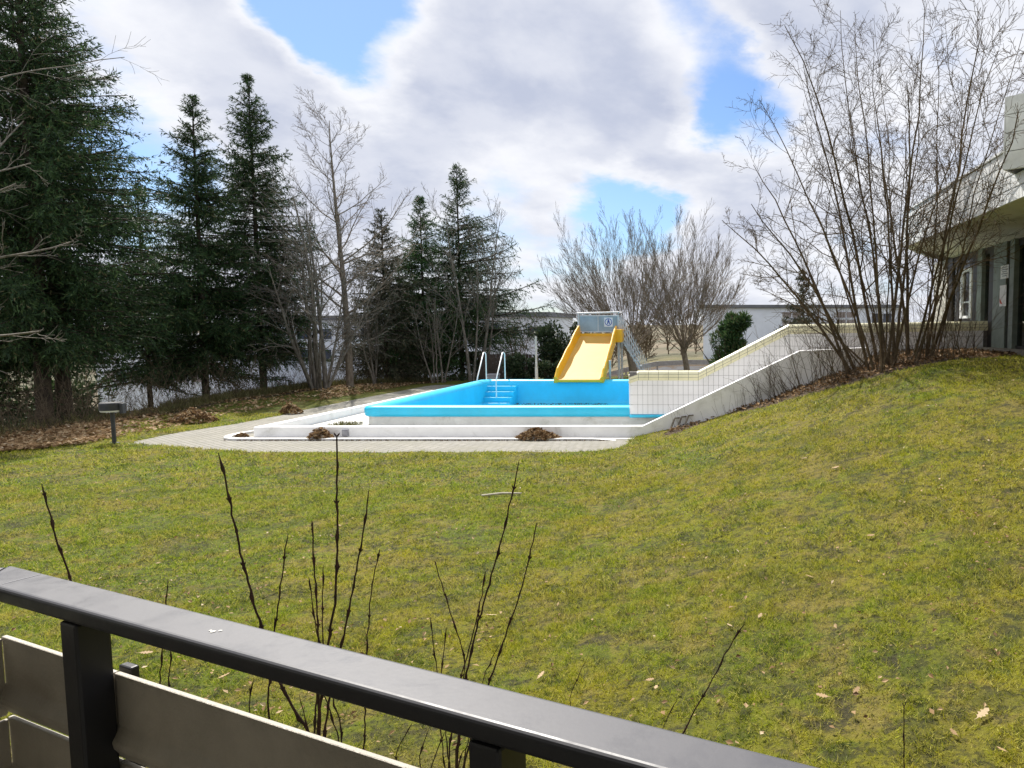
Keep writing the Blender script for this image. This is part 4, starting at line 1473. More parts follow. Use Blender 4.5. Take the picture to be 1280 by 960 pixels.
def spruce(label, base, H, R, rng, mat='needles_dark', lean=(0, 0), z_low=0.06, dens=1.0, size=0.12, wid=0.015, whorl=0.30, fill=1.0, name='spruce_tree', ragged=0.35, droop=0.35, asym=None, shape=0.85, trunk_r=None, tops=1.0):
    t_ = thing(name, label, 'tree', tuple(base), None)
    base = np.array(base)
    nseg = 10
    hz = np.linspace(0, 1, nseg + 1)
    axis_ = base + np.column_stack([lean[0] * hz, lean[1] * hz, H * hz])
    axis_[0, 2] -= 0.25
    tr = trunk_r or 0.008 * H + 0.03
    v, q = tubes(axis_[None], (tr * (1 - hz) ** 0.9 + 0.012)[None], 8)
    put(MB().add(v, q).build('trunk', 'bark_spruce', smooth=True), t_)
    nb = max(20, int((1 - z_low) * H / whorl * 6.5 * dens))
    hh = z_low + (1 - z_low) * (1 - (1 - rng.rand(nb)) ** 0.92)
    hh = np.clip(hh, z_low, 0.985)
    az = rng.rand(nb) * 2 * pi
    L = R * np.clip((1 - hh), 0, 1) ** shape * (1 - ragged + 2 * ragged * rng.rand(nb) ** 1.3) + 0.12
    L *= np.where(hh < z_low + 0.12, 0.75, 1.0)
    if asym:
        L *= 1 + asym[1] * np.clip(np.cos(az - asym[0]), -0.6, 1)
    p = base + np.column_stack([lean[0] * hh, lean[1] * hh, H * hh])
    el = np.interp(hh, [0, 0.5, 0.85, 1], [-0.30, -0.05, 0.35, 0.9])
    d = np.column_stack([np.cos(az) * np.cos(el), np.sin(az) * np.cos(el), np.sin(el)])
    P, Rr = grow(p, d, L, 0.012 + 0.010 * L, 5, rng, 0.07, 0.035, 0.3)
    v, q = tubes(P, Rr, 3)
    wood = MB().add(v, q)
    put(wood.build('limbs', 'bark_spruce', smooth=True), t_)
    fol = MB()
    # side twigs: more of them on longer limbs
    rep = np.maximum(1, np.round(L / 0.45)).astype(int)
    ii = np.repeat(np.arange(nb), rep)
    p2, d2, L2, _ = children(P[ii], Rr[ii], L[ii], 8, 0.10, 1.0, 0.80, 0.25, 0.30, rng, 0.5, 0.6)
    d2 = unit(d2 + np.array([0, 0, -droop]))
    L2 = np.clip(L2, 0.10, 0.60)
    m_ = np.maximum(3, np.round(L2 / 0.055 * fill)).astype(int)
    j = np.repeat(np.arange(len(p2)), m_)
    fr = rng.rand(len(j))
    C = p2[j] + d2[j] * (L2[j] * fr)[:, None] + np.array([0, 0, -0.25]) * (fr ** 2 * L2[j])[:, None]
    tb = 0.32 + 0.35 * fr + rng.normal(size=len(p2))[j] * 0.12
    sprigs(fol, C, d2[j], size, wid, rng, tb, droop * 0.5, True, 0.55)
    # needles along the limbs themselves
    jj = np.repeat(np.arange(nb), np.maximum(4, (L / 0.06).astype(int)))
    fr = rng.rand(len(jj)) * 4.999
    k_ = fr.astype(int)
    C = P[jj, k_] * (1 - (fr - k_))[:, None] + P[jj, k_ + 1] * (fr - k_)[:, None]
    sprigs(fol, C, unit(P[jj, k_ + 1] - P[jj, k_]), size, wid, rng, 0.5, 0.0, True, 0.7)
    # leader
    C = base + np.column_stack([np.full(40, lean[0]), np.full(40, lean[1]), H * (0.90 + 0.10 * rng.rand(40))])
    sprigs(fol, C, np.tile([0, 0, 1.0], (40, 1)), size * 1.1, wid, rng, 0.6, 0, True, 0.5)
    put(fol.build('crown', mat, tint=True), t_)
    return t_


def base_at(u, y, dz=0.0):
    x = aty(u, 470, y)[0]
    return np.array([x, y, zt(x, y) + dz])


def height_to(v, y, base):
    return aty(900, v, y)[2] - base[2]


rng = np.random.RandomState(11)
# spruces -------------------------------------------------------------
b = base_at(52, 20.8)
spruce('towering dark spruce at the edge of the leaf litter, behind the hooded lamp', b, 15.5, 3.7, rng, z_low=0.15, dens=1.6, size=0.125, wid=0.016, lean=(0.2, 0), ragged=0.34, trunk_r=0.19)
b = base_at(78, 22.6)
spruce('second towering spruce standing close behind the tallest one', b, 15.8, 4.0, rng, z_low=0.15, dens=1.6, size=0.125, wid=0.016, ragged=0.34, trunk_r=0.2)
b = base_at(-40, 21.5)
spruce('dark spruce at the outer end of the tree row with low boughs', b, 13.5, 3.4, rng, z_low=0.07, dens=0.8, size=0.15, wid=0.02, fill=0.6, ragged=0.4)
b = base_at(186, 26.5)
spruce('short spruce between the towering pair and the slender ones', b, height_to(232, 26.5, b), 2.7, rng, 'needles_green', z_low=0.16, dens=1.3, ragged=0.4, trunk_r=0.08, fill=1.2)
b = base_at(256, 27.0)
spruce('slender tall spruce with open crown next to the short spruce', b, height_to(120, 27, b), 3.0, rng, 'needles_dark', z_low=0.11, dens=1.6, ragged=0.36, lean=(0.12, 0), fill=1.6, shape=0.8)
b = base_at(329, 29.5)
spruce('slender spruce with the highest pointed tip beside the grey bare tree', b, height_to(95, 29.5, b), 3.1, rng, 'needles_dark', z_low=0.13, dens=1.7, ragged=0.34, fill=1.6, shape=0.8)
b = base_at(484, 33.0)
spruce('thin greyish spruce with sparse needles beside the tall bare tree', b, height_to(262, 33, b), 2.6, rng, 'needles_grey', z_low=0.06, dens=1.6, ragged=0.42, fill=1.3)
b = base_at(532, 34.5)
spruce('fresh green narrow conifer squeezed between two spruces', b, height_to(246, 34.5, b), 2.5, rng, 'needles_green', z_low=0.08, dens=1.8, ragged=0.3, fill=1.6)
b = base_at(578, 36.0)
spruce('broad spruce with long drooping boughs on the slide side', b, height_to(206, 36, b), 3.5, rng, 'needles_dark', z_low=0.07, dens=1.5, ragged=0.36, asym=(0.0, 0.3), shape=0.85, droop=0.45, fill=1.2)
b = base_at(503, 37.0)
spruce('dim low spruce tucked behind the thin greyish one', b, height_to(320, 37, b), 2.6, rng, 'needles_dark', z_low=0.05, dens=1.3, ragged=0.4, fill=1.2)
b = base_at(1003, 45.0)
spruce('brownish conifer top showing through the many stemmed shrub', b, height_to(338, 45, b), 1.9, rng, 'needles_grey', z_low=0.1, dens=0.8, size=0.2, wid=0.03, fill=0.5)

# bare trees ------------------------------------------------------------
rng = np.random.RandomState(5)
b = base_at(437, 30.2, -0.1)
H = height_to(140, 30.2, b)
bare_tree('bare_tree', 'tall single trunked bare tree with open upswept crown', b, [((0, 0, 0), (0.0, 0, 1), H * 0.97, 0.16)], 'bark_mid',
          [dict(n=14, wob=0.018, up=0.03, taper=0.08), dict(k=30, lo=0.26, hi=0.98, ang=0.95, angj=0.15, ratio=0.36, n=7, wob=0.13, up=0.10, rr=0.42, short=0.62, taper=0.22, sides=5),
           dict(k=10, lo=0.2, ang=0.65, ratio=0.42, n=4, wob=0.16, up=0.06, rr=0.55, sides=3), dict(k=7, lo=0.15, ang=0.65, ratio=0.45, n=3, wob=0.18, up=0.05, rr=0.6)], rng, twig_r=0.007, minr=0.0045)
b = base_at(398, 28.8, -0.1)
stems = []
for k in range(11):
    a = rng.rand() * 2 * pi
    til = 0.10 + 0.42 * rng.rand()
    stems.append(((0.3 * cos(a), 0.2 * sin(a), 0), (sin(til) * cos(a), sin(til) * sin(a), cos(til)), 5.0 + 2.4 * rng.rand(), 0.045 + 0.03 * rng.rand()))
stems += [((0.0, 0, 0), (0.02, 0, 1), 7.6, 0.12), ((0.22, 0.1, 0), (0.05, 0, 1), 7.0, 0.10)]
bare_tree('bare_tree', 'pale grey bare tree with many arching stems from one foot', b, stems, 'bark_grey',
          [dict(n=9, wob=0.05, up=0.02, taper=0.2), dict(k=10, lo=0.25, ang=0.65, ratio=0.42, n=5, wob=0.13, up=-0.01, rr=0.5, short=0.4, sides=4),
           dict(k=7, lo=0.15, ang=0.6, ratio=0.5, n=4, wob=0.15, up=-0.03, rr=0.6), dict(k=4, lo=0.2, ang=0.6, ratio=0.5, n=3, wob=0.18, up=-0.03)], rng, twig_r=0.006, minr=0.0045)
for uu, yy0, tp, lab in ((588, 33.2, 262, 'grey bare tree with leaning stem before the broad spruce'), (604, 34.0, 275, 'thin twin stemmed bare tree nearest the pool steps')):
    b = base_at(uu, yy0, -0.1)
    H = height_to(tp, yy0, b)
    bare_tree('bare_tree', lab, b, [((0, 0, 0), (-0.06 if uu < 600 else 0.03, 0, 1), H, 0.085), ((0.12, 0.05, 0), (0.10, 0.05, 1), H * 0.85, 0.06)], 'bark_grey',
              [dict(n=10, wob=0.03, up=0.02, taper=0.12), dict(k=15, lo=0.28, ang=0.6, ratio=0.36, n=5, wob=0.10, up=0.10, rr=0.45, short=0.5, sides=4),
               dict(k=7, lo=0.2, ang=0.55, ratio=0.45, n=4, wob=0.14, up=0.08), dict(k=4, lo=0.2, ang=0.6, ratio=0.5, n=3, wob=0.15)], rng, twig_r=0.0065, minr=0.0048)
for uu, yy0, tp, lab in ((470, 31.5, 345, 'thin pale bare sapling beside the tall bare tree'), (548, 32.5, 360, 'slanting bare saplings below the fresh green conifer'), (640, 38.0, 392, 'small bare bushy tree before the white house')):
    b = base_at(uu, yy0, -0.1)
    H = height_to(tp, yy0, b)
    stems = []
    for k in range(5):
        til = 0.05 + 0.3 * rng.rand()
        a = rng.rand() * 2 * pi
        stems.append(((0.25 * cos(a), 0.15 * sin(a), 0), (sin(til) * cos(a), sin(til) * sin(a), 1), H * (0.7 + 0.3 * rng.rand()), 0.03 + 0.02 * rng.rand()))
    bare_tree('bare_tree', lab, b, stems, 'bark_grey' if uu < 600 else 'bark_brown',
              [dict(n=8, wob=0.05, up=0.02, taper=0.2), dict(k=9, lo=0.25, ang=0.6, ratio=0.4, n=4, wob=0.13, up=0.04, sides=3), dict(k=6, lo=0.2, ang=0.6, ratio=0.5, n=3, wob=0.15), dict(k=3, lo=0.2, ang=0.6, ratio=0.5, n=3, wob=0.15)], rng, twig_r=0.006, minr=0.005)

# fan shaped trees behind the slide
for uu, yy0, tp, lab, ns, spread, tr, wd_r in ((789, 37.5, 262, 'wide fan shaped bare tree behind the yellow slide stairs', 38, 1.28, 0.22, 5.4), (856, 39.0, 256, 'upright fan shaped bare tree between slide and small conifer', 30, 1.08, 0.17, 4.2)):
    b = base_at(uu, yy0, -0.15)
    H = height_to(tp, yy0, b)
    rs = np.random.RandomState(int(uu))
    t_ = thing('bare_tree', lab, 'tree', tuple(b))
    fork = np.array([b[0], b[1], b[2] + 1.5])
    v, q = tubes(np.array([[b + [0.15, 0, 0], b + [0.08, 0, 0.6], b + [-0.05, 0, 1.3], b + [-0.1, 0, 2.0]]]), np.array([[tr * 1.15, tr * 0.95, tr * 0.9, tr * 0.55]]), 10)
    put(MB().add(v, q).build('trunk', 'bark_mid', smooth=True), t_)
    az = np.arange(ns) * 2.39996
    til = spread * np.sqrt((np.arange(ns) + 0.5) / ns)
    d = np.column_stack([np.sin(til) * np.cos(az), np.sin(til) * np.sin(az) * 0.9, np.cos(til)])
    d[:, 0] -= 0.22 if uu < 800 else -0.06
    d = unit(d)
    L = 0.88 / np.sqrt((np.sin(til) / wd_r) ** 2 + (np.cos(til) / (H - 1.3)) ** 2) * (0.88 + 0.2 * rs.rand(ns))
    p = fork + np.column_stack([0.08 * np.cos(az), 0.08 * np.sin(az), rs.rand(ns) * 0.7 - 0.3])
    r0 = 0.016 + 0.020 * rs.rand(ns)
    P, R = grow(p, d, L, r0, 9, rs, 0.025, 0.06, 0.12)
    crown = MB()
    v, q = tubes(P, np.maximum(R, 0.006), 5)
    crown.add(v, q)
    for lv in (dict(k=13, lo=0.2, ang=0.36, ratio=0.42, n=5, up=0.07, wob=0.03), dict(k=7, lo=0.2, ang=0.36, ratio=0.46, n=4, up=0.06, wob=0.04), dict(k=3, lo=0.2, ang=0.35, ratio=0.5, n=3, up=0.05, wob=0.08)):
        p, d, L, r0 = children(P, R, L, lv['k'], lv['lo'], 0.97, lv['ang'], 0.12, lv['ratio'], rs, 0.55, 0.45)
        P, R = grow(p, d, L, np.maximum(r0, 0.0058), lv['n'], rs, lv['wob'], lv['up'], 0.4)
        v, q = tubes(P, np.maximum(R, 0.0042), 3)
        crown.add(v, q)
    put(crown.build('crown', 'bark_mid', smooth=True), t_)

# tree standing outside on the left, its pale branches reach in
b = base_at(-150, 15.5, -0.1)
bare_tree('bare_tree', 'bare tree with long pale side branches reaching before the towering spruces', b, [((0, 0, 0), (0.03, 0, 1), 11.0, 0.2)], 'bark_grey',
          [dict(n=12, wob=0.03, up=0.02, taper=0.1), dict(k=18, lo=0.18, hi=0.95, ang=1.15, angj=0.15, ratio=0.42, n=8, wob=0.12, up=0.03, rr=0.32, short=0.3, sides=4),
           dict(k=9, lo=0.2, ang=0.7, ratio=0.36, n=5, wob=0.16, up=0.02, rr=0.5), dict(k=6, lo=0.2, ang=0.7, ratio=0.45, n=3, wob=0.18)], rng, twig_r=0.005, minr=0.0035)

# big many stemmed shrub on the right ------------------------------------
rng = np.random.RandomState(23)
clump = gpx(1085, 468) + np.array([0, 0.7, 0])
tops = [(1030, 0), (1075, 20), (1110, 8), (1150, 45), (1190, 30), (1225, 10), (1255, 60), (1000, 60), (975, 110), (940, 190), (905, 262), (985, 30), (1060, 100), (1135, 90), (1205, 110), (1275, 120), (1100, 60),
        (1170, 0), (930, 300), (1040, 170), (1240, 0), (1010, 140), (960, 240), (1290, 30), (1090, 130), (1160, 140), (1225, 170), (1120, 200), (1015, 230), (950, 340), (1255, 200), (1070, 210), (1185, 220), (1140, 15), (1050, 45), (1210, 60)]
sh = thing('many_stemmed_shrub', 'huge bare shrub of many brown stems growing on the bank before the pavilion', 'shrub', tuple(clump))
NS = 11
PP, RR, LL_ = [], [], []
for k, (tu, tv) in enumerate(tops[:31]):
    fr = (tu - 900) / 380.0
    bu = 1066 + 95 * fr + rng.normal() * 17
    yb_ = clump[1] + rng.normal() * 0.45
    bx_ = aty(bu, 460, yb_)[0]
    bb = np.array([bx_, yb_, zt(bx_, yb_) - 0.1])
    yt_ = yb_ + rng.normal() * 0.9
    if tu > 1150:
        yt_ = min(yt_, 4.40 * 900 / (tu - 900))
    tp = aty(tu, tv + 12, yt_)
    dv = tp - bb
    c1 = bb + dv * np.array([0.30, 0.33, 0.38])
    c2 = bb + dv * np.array([0.62, 0.65, 0.72])
    q = np.linspace(0, 1, NS)[:, None]
    C_ = bb * (1 - q) ** 3 + 3 * c1 * q * (1 - q) ** 2 + 3 * c2 * q * q * (1 - q) + tp * q ** 3
    jit = np.cumsum(rng.normal(size=(NS, 3)) * 0.055, axis=0)
    C_ += jit * np.linspace(0, 1, NS)[:, None] * np.array([1, 1, 0.4])
    PP.append(C_)
    RR.append((0.017 + 0.028 * rng.rand() ** 1.6) * np.linspace(1, 0.14, NS) ** 0.9)
    LL_.append(np.linalg.norm(dv))
P, R, L = np.array(PP), np.array(RR), np.array(LL_)
for i in range(len(P)):
    v, q = tubes(P[i:i + 1], np.maximum(R[i:i + 1], 0.004), 7)
    put(MB().add(v, q).build('stem', 'bark_brown', smooth=True), sh)
crown = MB()
for lv in (dict(k=11, lo=0.22, ang=0.72, ratio=0.28, n=7, wob=0.16, up=0.05, sides=4, rr=0.5, short=0.40), dict(k=7, lo=0.12, ang=0.75, ratio=0.42, n=4, wob=0.16, up=0.03, sides=3, rr=0.55, short=0.4),
           dict(k=5, lo=0.15, ang=0.75, ratio=0.42, n=3, wob=0.16, up=0.02, sides=3, rr=0.6, short=0.3)):
    p, d, L, r0 = children(P, R, L, lv['k'], lv['lo'], 0.97, lv['ang'], 0.16, lv['ratio'], rng, lv['rr'], lv['short'])
    P, R = grow(p, d, L, np.maximum(r0, 0.0042), lv['n'], rng, lv['wob'], lv['up'], 0.4)
    v, q = tubes(P, np.maximum(R, 0.0026), lv['sides'])
    crown.add(v, q)
put(crown.build('crown', 'bark_brown', smooth=True), sh)
# thin whips and suckers round its foot
def whips(name, label, cat, pts, dirs, L, r, bark, rng, k1=4, up=0.03, kind=None, wob=0.09):
    mb_ = MB()
    P, R = grow(np.array(pts), unit(np.array(dirs)), np.array(L), np.array(r), 6, rng, wob, up, 0.25)
    v, q = tubes(P, np.maximum(R, 0.0022), 3)
    mb_.add(v, q)
    if k1:
        p, d, L2, r2 = children(P, R, np.array(L), k1, 0.25, 0.95, 0.6, 0.2, 0.4, rng, 0.6, 0.4)
        P2, R2 = grow(p, d, L2, np.maximum(r2, 0.0025), 4, rng, 0.12, 0.02, 0.5)
        v, q = tubes(P2, np.maximum(R2, 0.002), 3)
        mb_.add(v, q)
    return tag(mb_.build(name, bark, smooth=True), label, cat, None, kind)


pts, dirs, LL, rr_ = [], [], [], []
for k in range(230):
    u_ = 930 + 300 * rng.rand() ** 0.9
    front = np.interp(u_, [840, 900, 960, 1000, 1060, 1140, 1230], [541, 519, 506, 493, 479, 458, 447])
    g_ = gpx(u_, front - 1 - 5 * rng.rand())
    x, y = g_[0], min(g_[1] + rng.rand() * 0.6, NEAR_Y - 0.1 if g_[0] < 3.2 else 18.0)
    pts.append((x, y, zt(x, y) - 0.02))
    lean_ = -0.55 if u_ < 1010 else rng.normal() * 0.35
    dirs.append((lean_ * rng.rand() * 1.6 + rng.normal() * 0.2, rng.normal() * 0.25, 1))
    LL.append((0.5 + 1.7 * rng.rand()) * (0.55 if u_ < 1000 else 1.0))
    rr_.append(0.004 + 0.006 * rng.rand())
whips('brushwood', 'thin brown suckers and whips round the foot of the huge shrub', 'brushwood', pts, dirs, LL, rr_, 'brush_brown', rng, 5, kind='stuff')
pts, dirs, LL, rr_ = [], [], [], []
for k in range(26):
    u_ = 842 + 110 * rng.rand()
    front = np.interp(u_, [840, 900, 960, 1000], [541, 519, 506, 493])
    g_ = gpx(u_, front)
    x = g_[0]
    pts.append((x, NEAR_Y - 0.25 + 0.12 * rng.rand(), zt(x, NEAR_Y - 0.2) - 0.02))
    dirs.append((-0.25 + rng.normal() * 0.15, 0.05, 1))
    LL.append(0.2 + 0.45 * rng.rand())
    rr_.append(0.0035)
whips('dry_stalks', 'thin dry stalks along the foot of the climbing white wall', 'stalks', pts, dirs, LL, rr_, 'brush_brown', rng, 0, kind='stuff')

# undergrowth on the left bank
pts, dirs, LL, rr_ = [], [], [], []
ex = np.array([p[0] for p in edge[:9]])
ey = np.array([p[1] for p in edge[:9]])
for k in range(900):
    s_ = 1 + rng.rand() * 6.9
    i = int(s_)
    q = s_ - i
    x = ex[i] * (1 - q) + ex[i + 1] * q + rng.normal() * 0.3
    y = ey[i] * (1 - q) + ey[i + 1] * q + 0.2 + 1.6 * rng.rand()
    pts.append((x, y, zt(x, y) - 0.03))
    dirs.append((rng.normal() * 0.35, rng.normal() * 0.3, 1))
    LL.append(0.5 + 1.5 * rng.rand() ** 2)
    rr_.append(0.005 + 0.004 * rng.rand())
whips('undergrowth', 'tangle of thin bare stems under the trees on the left bank', 'undergrowth', pts, dirs, LL, rr_, 'brush_brown', rng, 5, up=0.0, kind='stuff', wob=0.16)
wd = MB()
N = 26000
s_ = 1 + rng.rand(N) * 6.9
i = s_.astype(int)
q = s_ - i
x = ex[i] * (1 - q) + ex[i + 1] * q + rng.normal(size=N) * 0.25
y = ey[i] * (1 - q) + ey[i + 1] * q + 0.1 + 1.7 * rng.rand(N)
z = terrain(x, y)
kw = (y / np.maximum(-x, 1) > 1.28) | (rng.rand(N) < 0.12)
x, y, z = x[kw], y[kw], z[kw]
N = len(x)
sprigs(wd, np.column_stack([x, y, z + 0.05 * rng.rand(N)]), np.tile([0, 0, 1.0], (N, 1)), 0.26, 0.007, rng, 0.5)
tag(wd.build('weeds', 'weed_olive', tint=True), 'olive tufts of dry weeds below the trees on the left bank', 'weeds', kind='stuff')


# evergreen shrubs ---------------------------------------------------------
def bush(name, label, c, rx, ry, h, n, mat, rng, size=0.11, wid=0.035, cat='shrub', lumps=14, lean=0.0, cone=0.0):
    t_ = thing(name, label, cat, tuple(c))
    cs = np.column_stack([rng.uniform(-0.75, 0.75, lumps) * rx, rng.uniform(-0.75, 0.75, lumps) * ry, rng.uniform(0.2, 0.85, lumps) * h])
    rad = rng.uniform(0.28, 0.5, lumps) * min(rx, h * 0.6)
    if cone > 0:
        fz = cs[:, 2] / h
        cs[:, 0] = cs[:, 0] * (1 - cone * fz) + 0.55 * fz
        cs[:, 1] *= 1 - cone * fz
        rad *= 1 - 0.55 * fz
    k = rng.randint(0, lumps, n)
    dr = unit(rng.normal(size=(n, 3)))
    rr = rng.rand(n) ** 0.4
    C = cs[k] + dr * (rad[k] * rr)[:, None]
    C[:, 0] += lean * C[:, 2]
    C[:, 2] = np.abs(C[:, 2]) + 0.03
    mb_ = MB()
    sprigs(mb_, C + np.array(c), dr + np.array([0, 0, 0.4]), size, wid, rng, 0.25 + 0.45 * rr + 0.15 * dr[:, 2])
    put(mb_.build('foliage', mat, tint=True), t_)
    m_ = 14
    P, R = grow(np.tile(c, (m_, 1)).astype(float), unit(np.column_stack([rng.normal(size=m_) * 0.5, rng.normal(size=m_) * 0.5, np.ones(m_)])), np.full(m_, h * 0.8), np.full(m_, 0.025), 5, rng)
    v, q_ = tubes(P, R, 5)
    put(MB().add(v, q_).build('branches', 'bark_spruce', smooth=True), t_)
    return t_


rng = np.random.RandomState(31)
b = base_at(703, 34.5)
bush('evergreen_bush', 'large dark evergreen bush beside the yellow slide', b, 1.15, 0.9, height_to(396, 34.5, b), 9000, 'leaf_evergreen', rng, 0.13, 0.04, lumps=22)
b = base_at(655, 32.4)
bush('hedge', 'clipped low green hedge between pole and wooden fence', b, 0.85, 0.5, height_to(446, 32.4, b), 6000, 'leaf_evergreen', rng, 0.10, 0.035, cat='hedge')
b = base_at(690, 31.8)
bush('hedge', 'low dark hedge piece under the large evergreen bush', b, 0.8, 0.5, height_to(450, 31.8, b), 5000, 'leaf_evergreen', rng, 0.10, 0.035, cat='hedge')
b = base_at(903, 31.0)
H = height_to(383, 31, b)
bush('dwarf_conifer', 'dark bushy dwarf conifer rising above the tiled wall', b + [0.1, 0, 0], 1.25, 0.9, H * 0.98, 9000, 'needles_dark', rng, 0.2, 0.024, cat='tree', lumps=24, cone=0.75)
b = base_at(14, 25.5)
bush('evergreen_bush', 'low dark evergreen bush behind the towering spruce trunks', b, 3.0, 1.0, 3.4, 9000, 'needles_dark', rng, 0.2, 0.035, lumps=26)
# far woodland behind the road
rng = np.random.RandomState(77)
wl = MB()
n_ = 190
xs_ = rng.uniform(-45, 60, n_)
ys_ = rng.uniform(66, 100, n_)
zs0 = terrain(xs_, ys_)
Hh = rng.uniform(2.2, 4.6, n_)
P, R = grow(np.column_stack([xs_, ys_, zs0]), np.tile([0, 0, 1.0], (n_, 1)), Hh, np.full(n_, 0.06), 6, rng, 0.08)
v, q = tubes(P, R, 4)
wl.add(v, q)
L = Hh
for k_, a_, rt in ((12, 0.8, 0.6), (9, 0.6, 0.5)):
    p, d, L, r0 = children(P, R, L, k_, 0.03, 0.98, a_, 0.2, rt, rng, 0.5)
    P, R = grow(p, d, L, np.maximum(r0, 0.03), 3, rng, 0.12, 0.06)
    v, q = tubes(P, np.maximum(R, 0.022), 3)
    wl.add(v, q)
tag(wl.build('far_woodland', 'bark_brown'), 'brown band of far bare woodland beyond the road', 'woodland', kind='stuff')


# ------------------------------------------------------------------ dry leaves
def leaf_faces(mb_, C, size, rng, tint, flat=0.35):
    """curled five-cornered leaves"""
    N = len(C)
    nrm = unit(np.column_stack([rng.normal(size=N) * flat, rng.normal(size=N) * flat, np.ones(N)]))
    a = unit(np.cross(nrm, rng.normal(size=(N, 3))))
    b_ = np.cross(nrm, a)
    s_ = (size * (0.55 + 0.9 * rng.rand(N)))[:, None]
    cu = (0.15 + 0.5 * rng.rand(N))[:, None]
    v = np.stack([C - a * s_ * 0.5, C + b_ * s_ * 0.32 + nrm * s_ * cu * 0.5 - a * s_ * 0.05, C + a * s_ * 0.55 + nrm * s_ * 0.1, C - b_ * s_ * 0.32 + nrm * s_ * cu * 0.5 - a * s_ * 0.05], 1).reshape(-1, 3)
    i4 = np.arange(N) * 4
    f = np.concatenate([np.stack([i4, i4 + 1, i4 + 2], 1), np.stack([i4, i4 + 2, i4 + 3], 1)])
    mb_.add(v, f, np.concatenate([tint, tint]))


rng = np.random.RandomState(41)


def pile(label, u, v, w_, d_, h, n, seed_y=None):
    g_ = gpx(u, v)
    if seed_y is not None:
        g_ = np.array([aty(u, v, seed_y)[0], seed_y, 0.02])
    r_ = np.sqrt(rng.rand(n))
    a = rng.rand(n) * 2 * pi
    x, y = r_ * np.cos(a), r_ * np.sin(a)
    lump = 0.75 + 0.5 * vnoise(x * 2.3 + u, y * 2.3, 3)
    hh = h * np.clip(1 - r_ ** 1.6, 0, 1) * lump
    z = hh * (0.55 + 0.45 * rng.rand(n))
    gx_, gy_2 = g_[0] + x * w_ / 2, g_[1] + y * d_ / 2
    if seed_y is not None:
        gy_2 = np.minimum(gy_2, NEAR_Y - 0.03)
    zz_ = np.maximum(terrain(gx_, gy_2), 0.02) + z + 0.01
    mb_ = MB()
    leaf_faces(mb_, np.column_stack([gx_, gy_2, zz_]), 0.085, rng, np.clip(rng.beta(1.3, 1.2, n), 0, 1), 0.9)
    o = mb_.build('leaf_pile', 'leaf_dry', tint=True, loc=(g_[0], g_[1], 0))
    return tag(o, label, 'leaf pile', 'raked piles of dry leaves')


pile('wide raked pile of brown leaves against the low wall before the pool', 672, 543, 1.05, 0.55, 0.24, 900, 16.30)
pile('small rounded pile of leaves by the grey box on the low wall', 400, 541, 0.55, 0.5, 0.25, 420, 16.33)
pile('low dark pile of leaves on the grass edge beside the paving', 241, 527, 1.25, 0.8, 0.32, 900)
pile('reddish pile of leaves behind the low wall on the paving', 364, 519, 0.65, 0.5, 0.30, 420)
pile('few leaves caught in the rounded end of the kerb', 309, 540, 0.30, 0.3, 0.09, 90, 16.75)

lit = MB()
# dense litter on the left bank and on the strip beside the pool
N = 110000
u_ = rng.uniform(-60, 560, N)
vv = rng.uniform(470, 572, N)
C = np.array([onz(a, b_, 0.0) for a, b_ in zip(u_, vv)])
x, y = C[:, 0], C[:, 1]
keep = inpoly(x, y, bank) & ~inpoly(x, y, pave)
ed = seg_dist(x, y, edge, closed=False)
pr = np.clip(0.95 - 0.10 * ed + 0.9 * (vnoise(x * 0.9, y * 0.9, 8) - 0.5), 0.03, 1)
grassy = (u_ > 150) & (u_ < 400) & (ed > 0.5)
pr = np.where(grassy, pr * 0.18, pr)
keep &= rng.rand(N) < pr
x, y = x[keep], y[keep]
leaf_faces(lit, np.column_stack([x, y, terrain(x, y) + 0.02 + 0.03 * rng.rand(len(x))]), 0.10, rng, np.clip(rng.beta(3.6, 1.5, len(x)), 0, 1))
# under the big shrub
N = 9000
xa = rng.uniform(-1.5, 7, N)
ya = rng.uniform(12, 18, N)
ib = inpoly(xa, ya, bed_poly) | (seg_dist(xa, ya, bed, closed=False) < 0.25 * rng.rand(N))
ib &= (ya < NEAR_Y - 0.03) | (xa > 3.5)
xa, ya = xa[ib], ya[ib]
leaf_faces(lit, np.column_stack([xa, ya, terrain(xa, ya) + 0.015 + 0.04 * rng.rand(len(xa))]), 0.08, rng, np.clip(rng.beta(1.8, 2.4, len(xa)), 0, 1), 0.6)
# bits blown over lawn, paving and deck
N = 5200
u_ = rng.uniform(-20, 1300, N)
vv = 560 + 420 * rng.rand(N) ** 1.4
pp = np.array([onz(a, b_, 0.15) for a, b_ in zip(u_, vv)])
x, y = pp[:, 0], pp[:, 1]
k_ = (y > 2.0) & (x < 6.5) & (y < 16.1)
k_ &= rng.rand(N) < 0.16 + 0.5 * (vnoise(x * 0.7, y * 0.7, 9) > 0.55)
x, y = x[k_], y[k_]
leaf_faces(lit, np.column_stack([x, y, terrain(x, y) + 0.035]), 0.034, rng, np.clip(rng.beta(3, 1.5, len(x)), 0, 1), 0.4)
# debris washed together on the pool floor
N = 260
x = rng.uniform(-8.4, -4.2, N)
y = 27.05 - np.abs(rng.normal(size=N)) * 0.22
leaf_faces(lit, np.column_stack([x, y, np.full(N, FLOOR_Z + 0.02)]), 0.06, rng, rng.rand(N) * 0.6)
# crumbs along the kerb joint
N = 500
x = rng.uniform(-11.2, -2.5, N)
y = 16.09 + rng.normal(size=N) * 0.02
leaf_faces(lit, np.column_stack([x, y, np.full(N, 0.02)]), 0.04, rng, rng.rand(N) * 0.4)
tag(lit.build('leaf_litter', 'leaf_dry', tint=True), 'scattered dry brown leaf litter under the trees and over the lawn', 'leaf litter', kind='stuff')

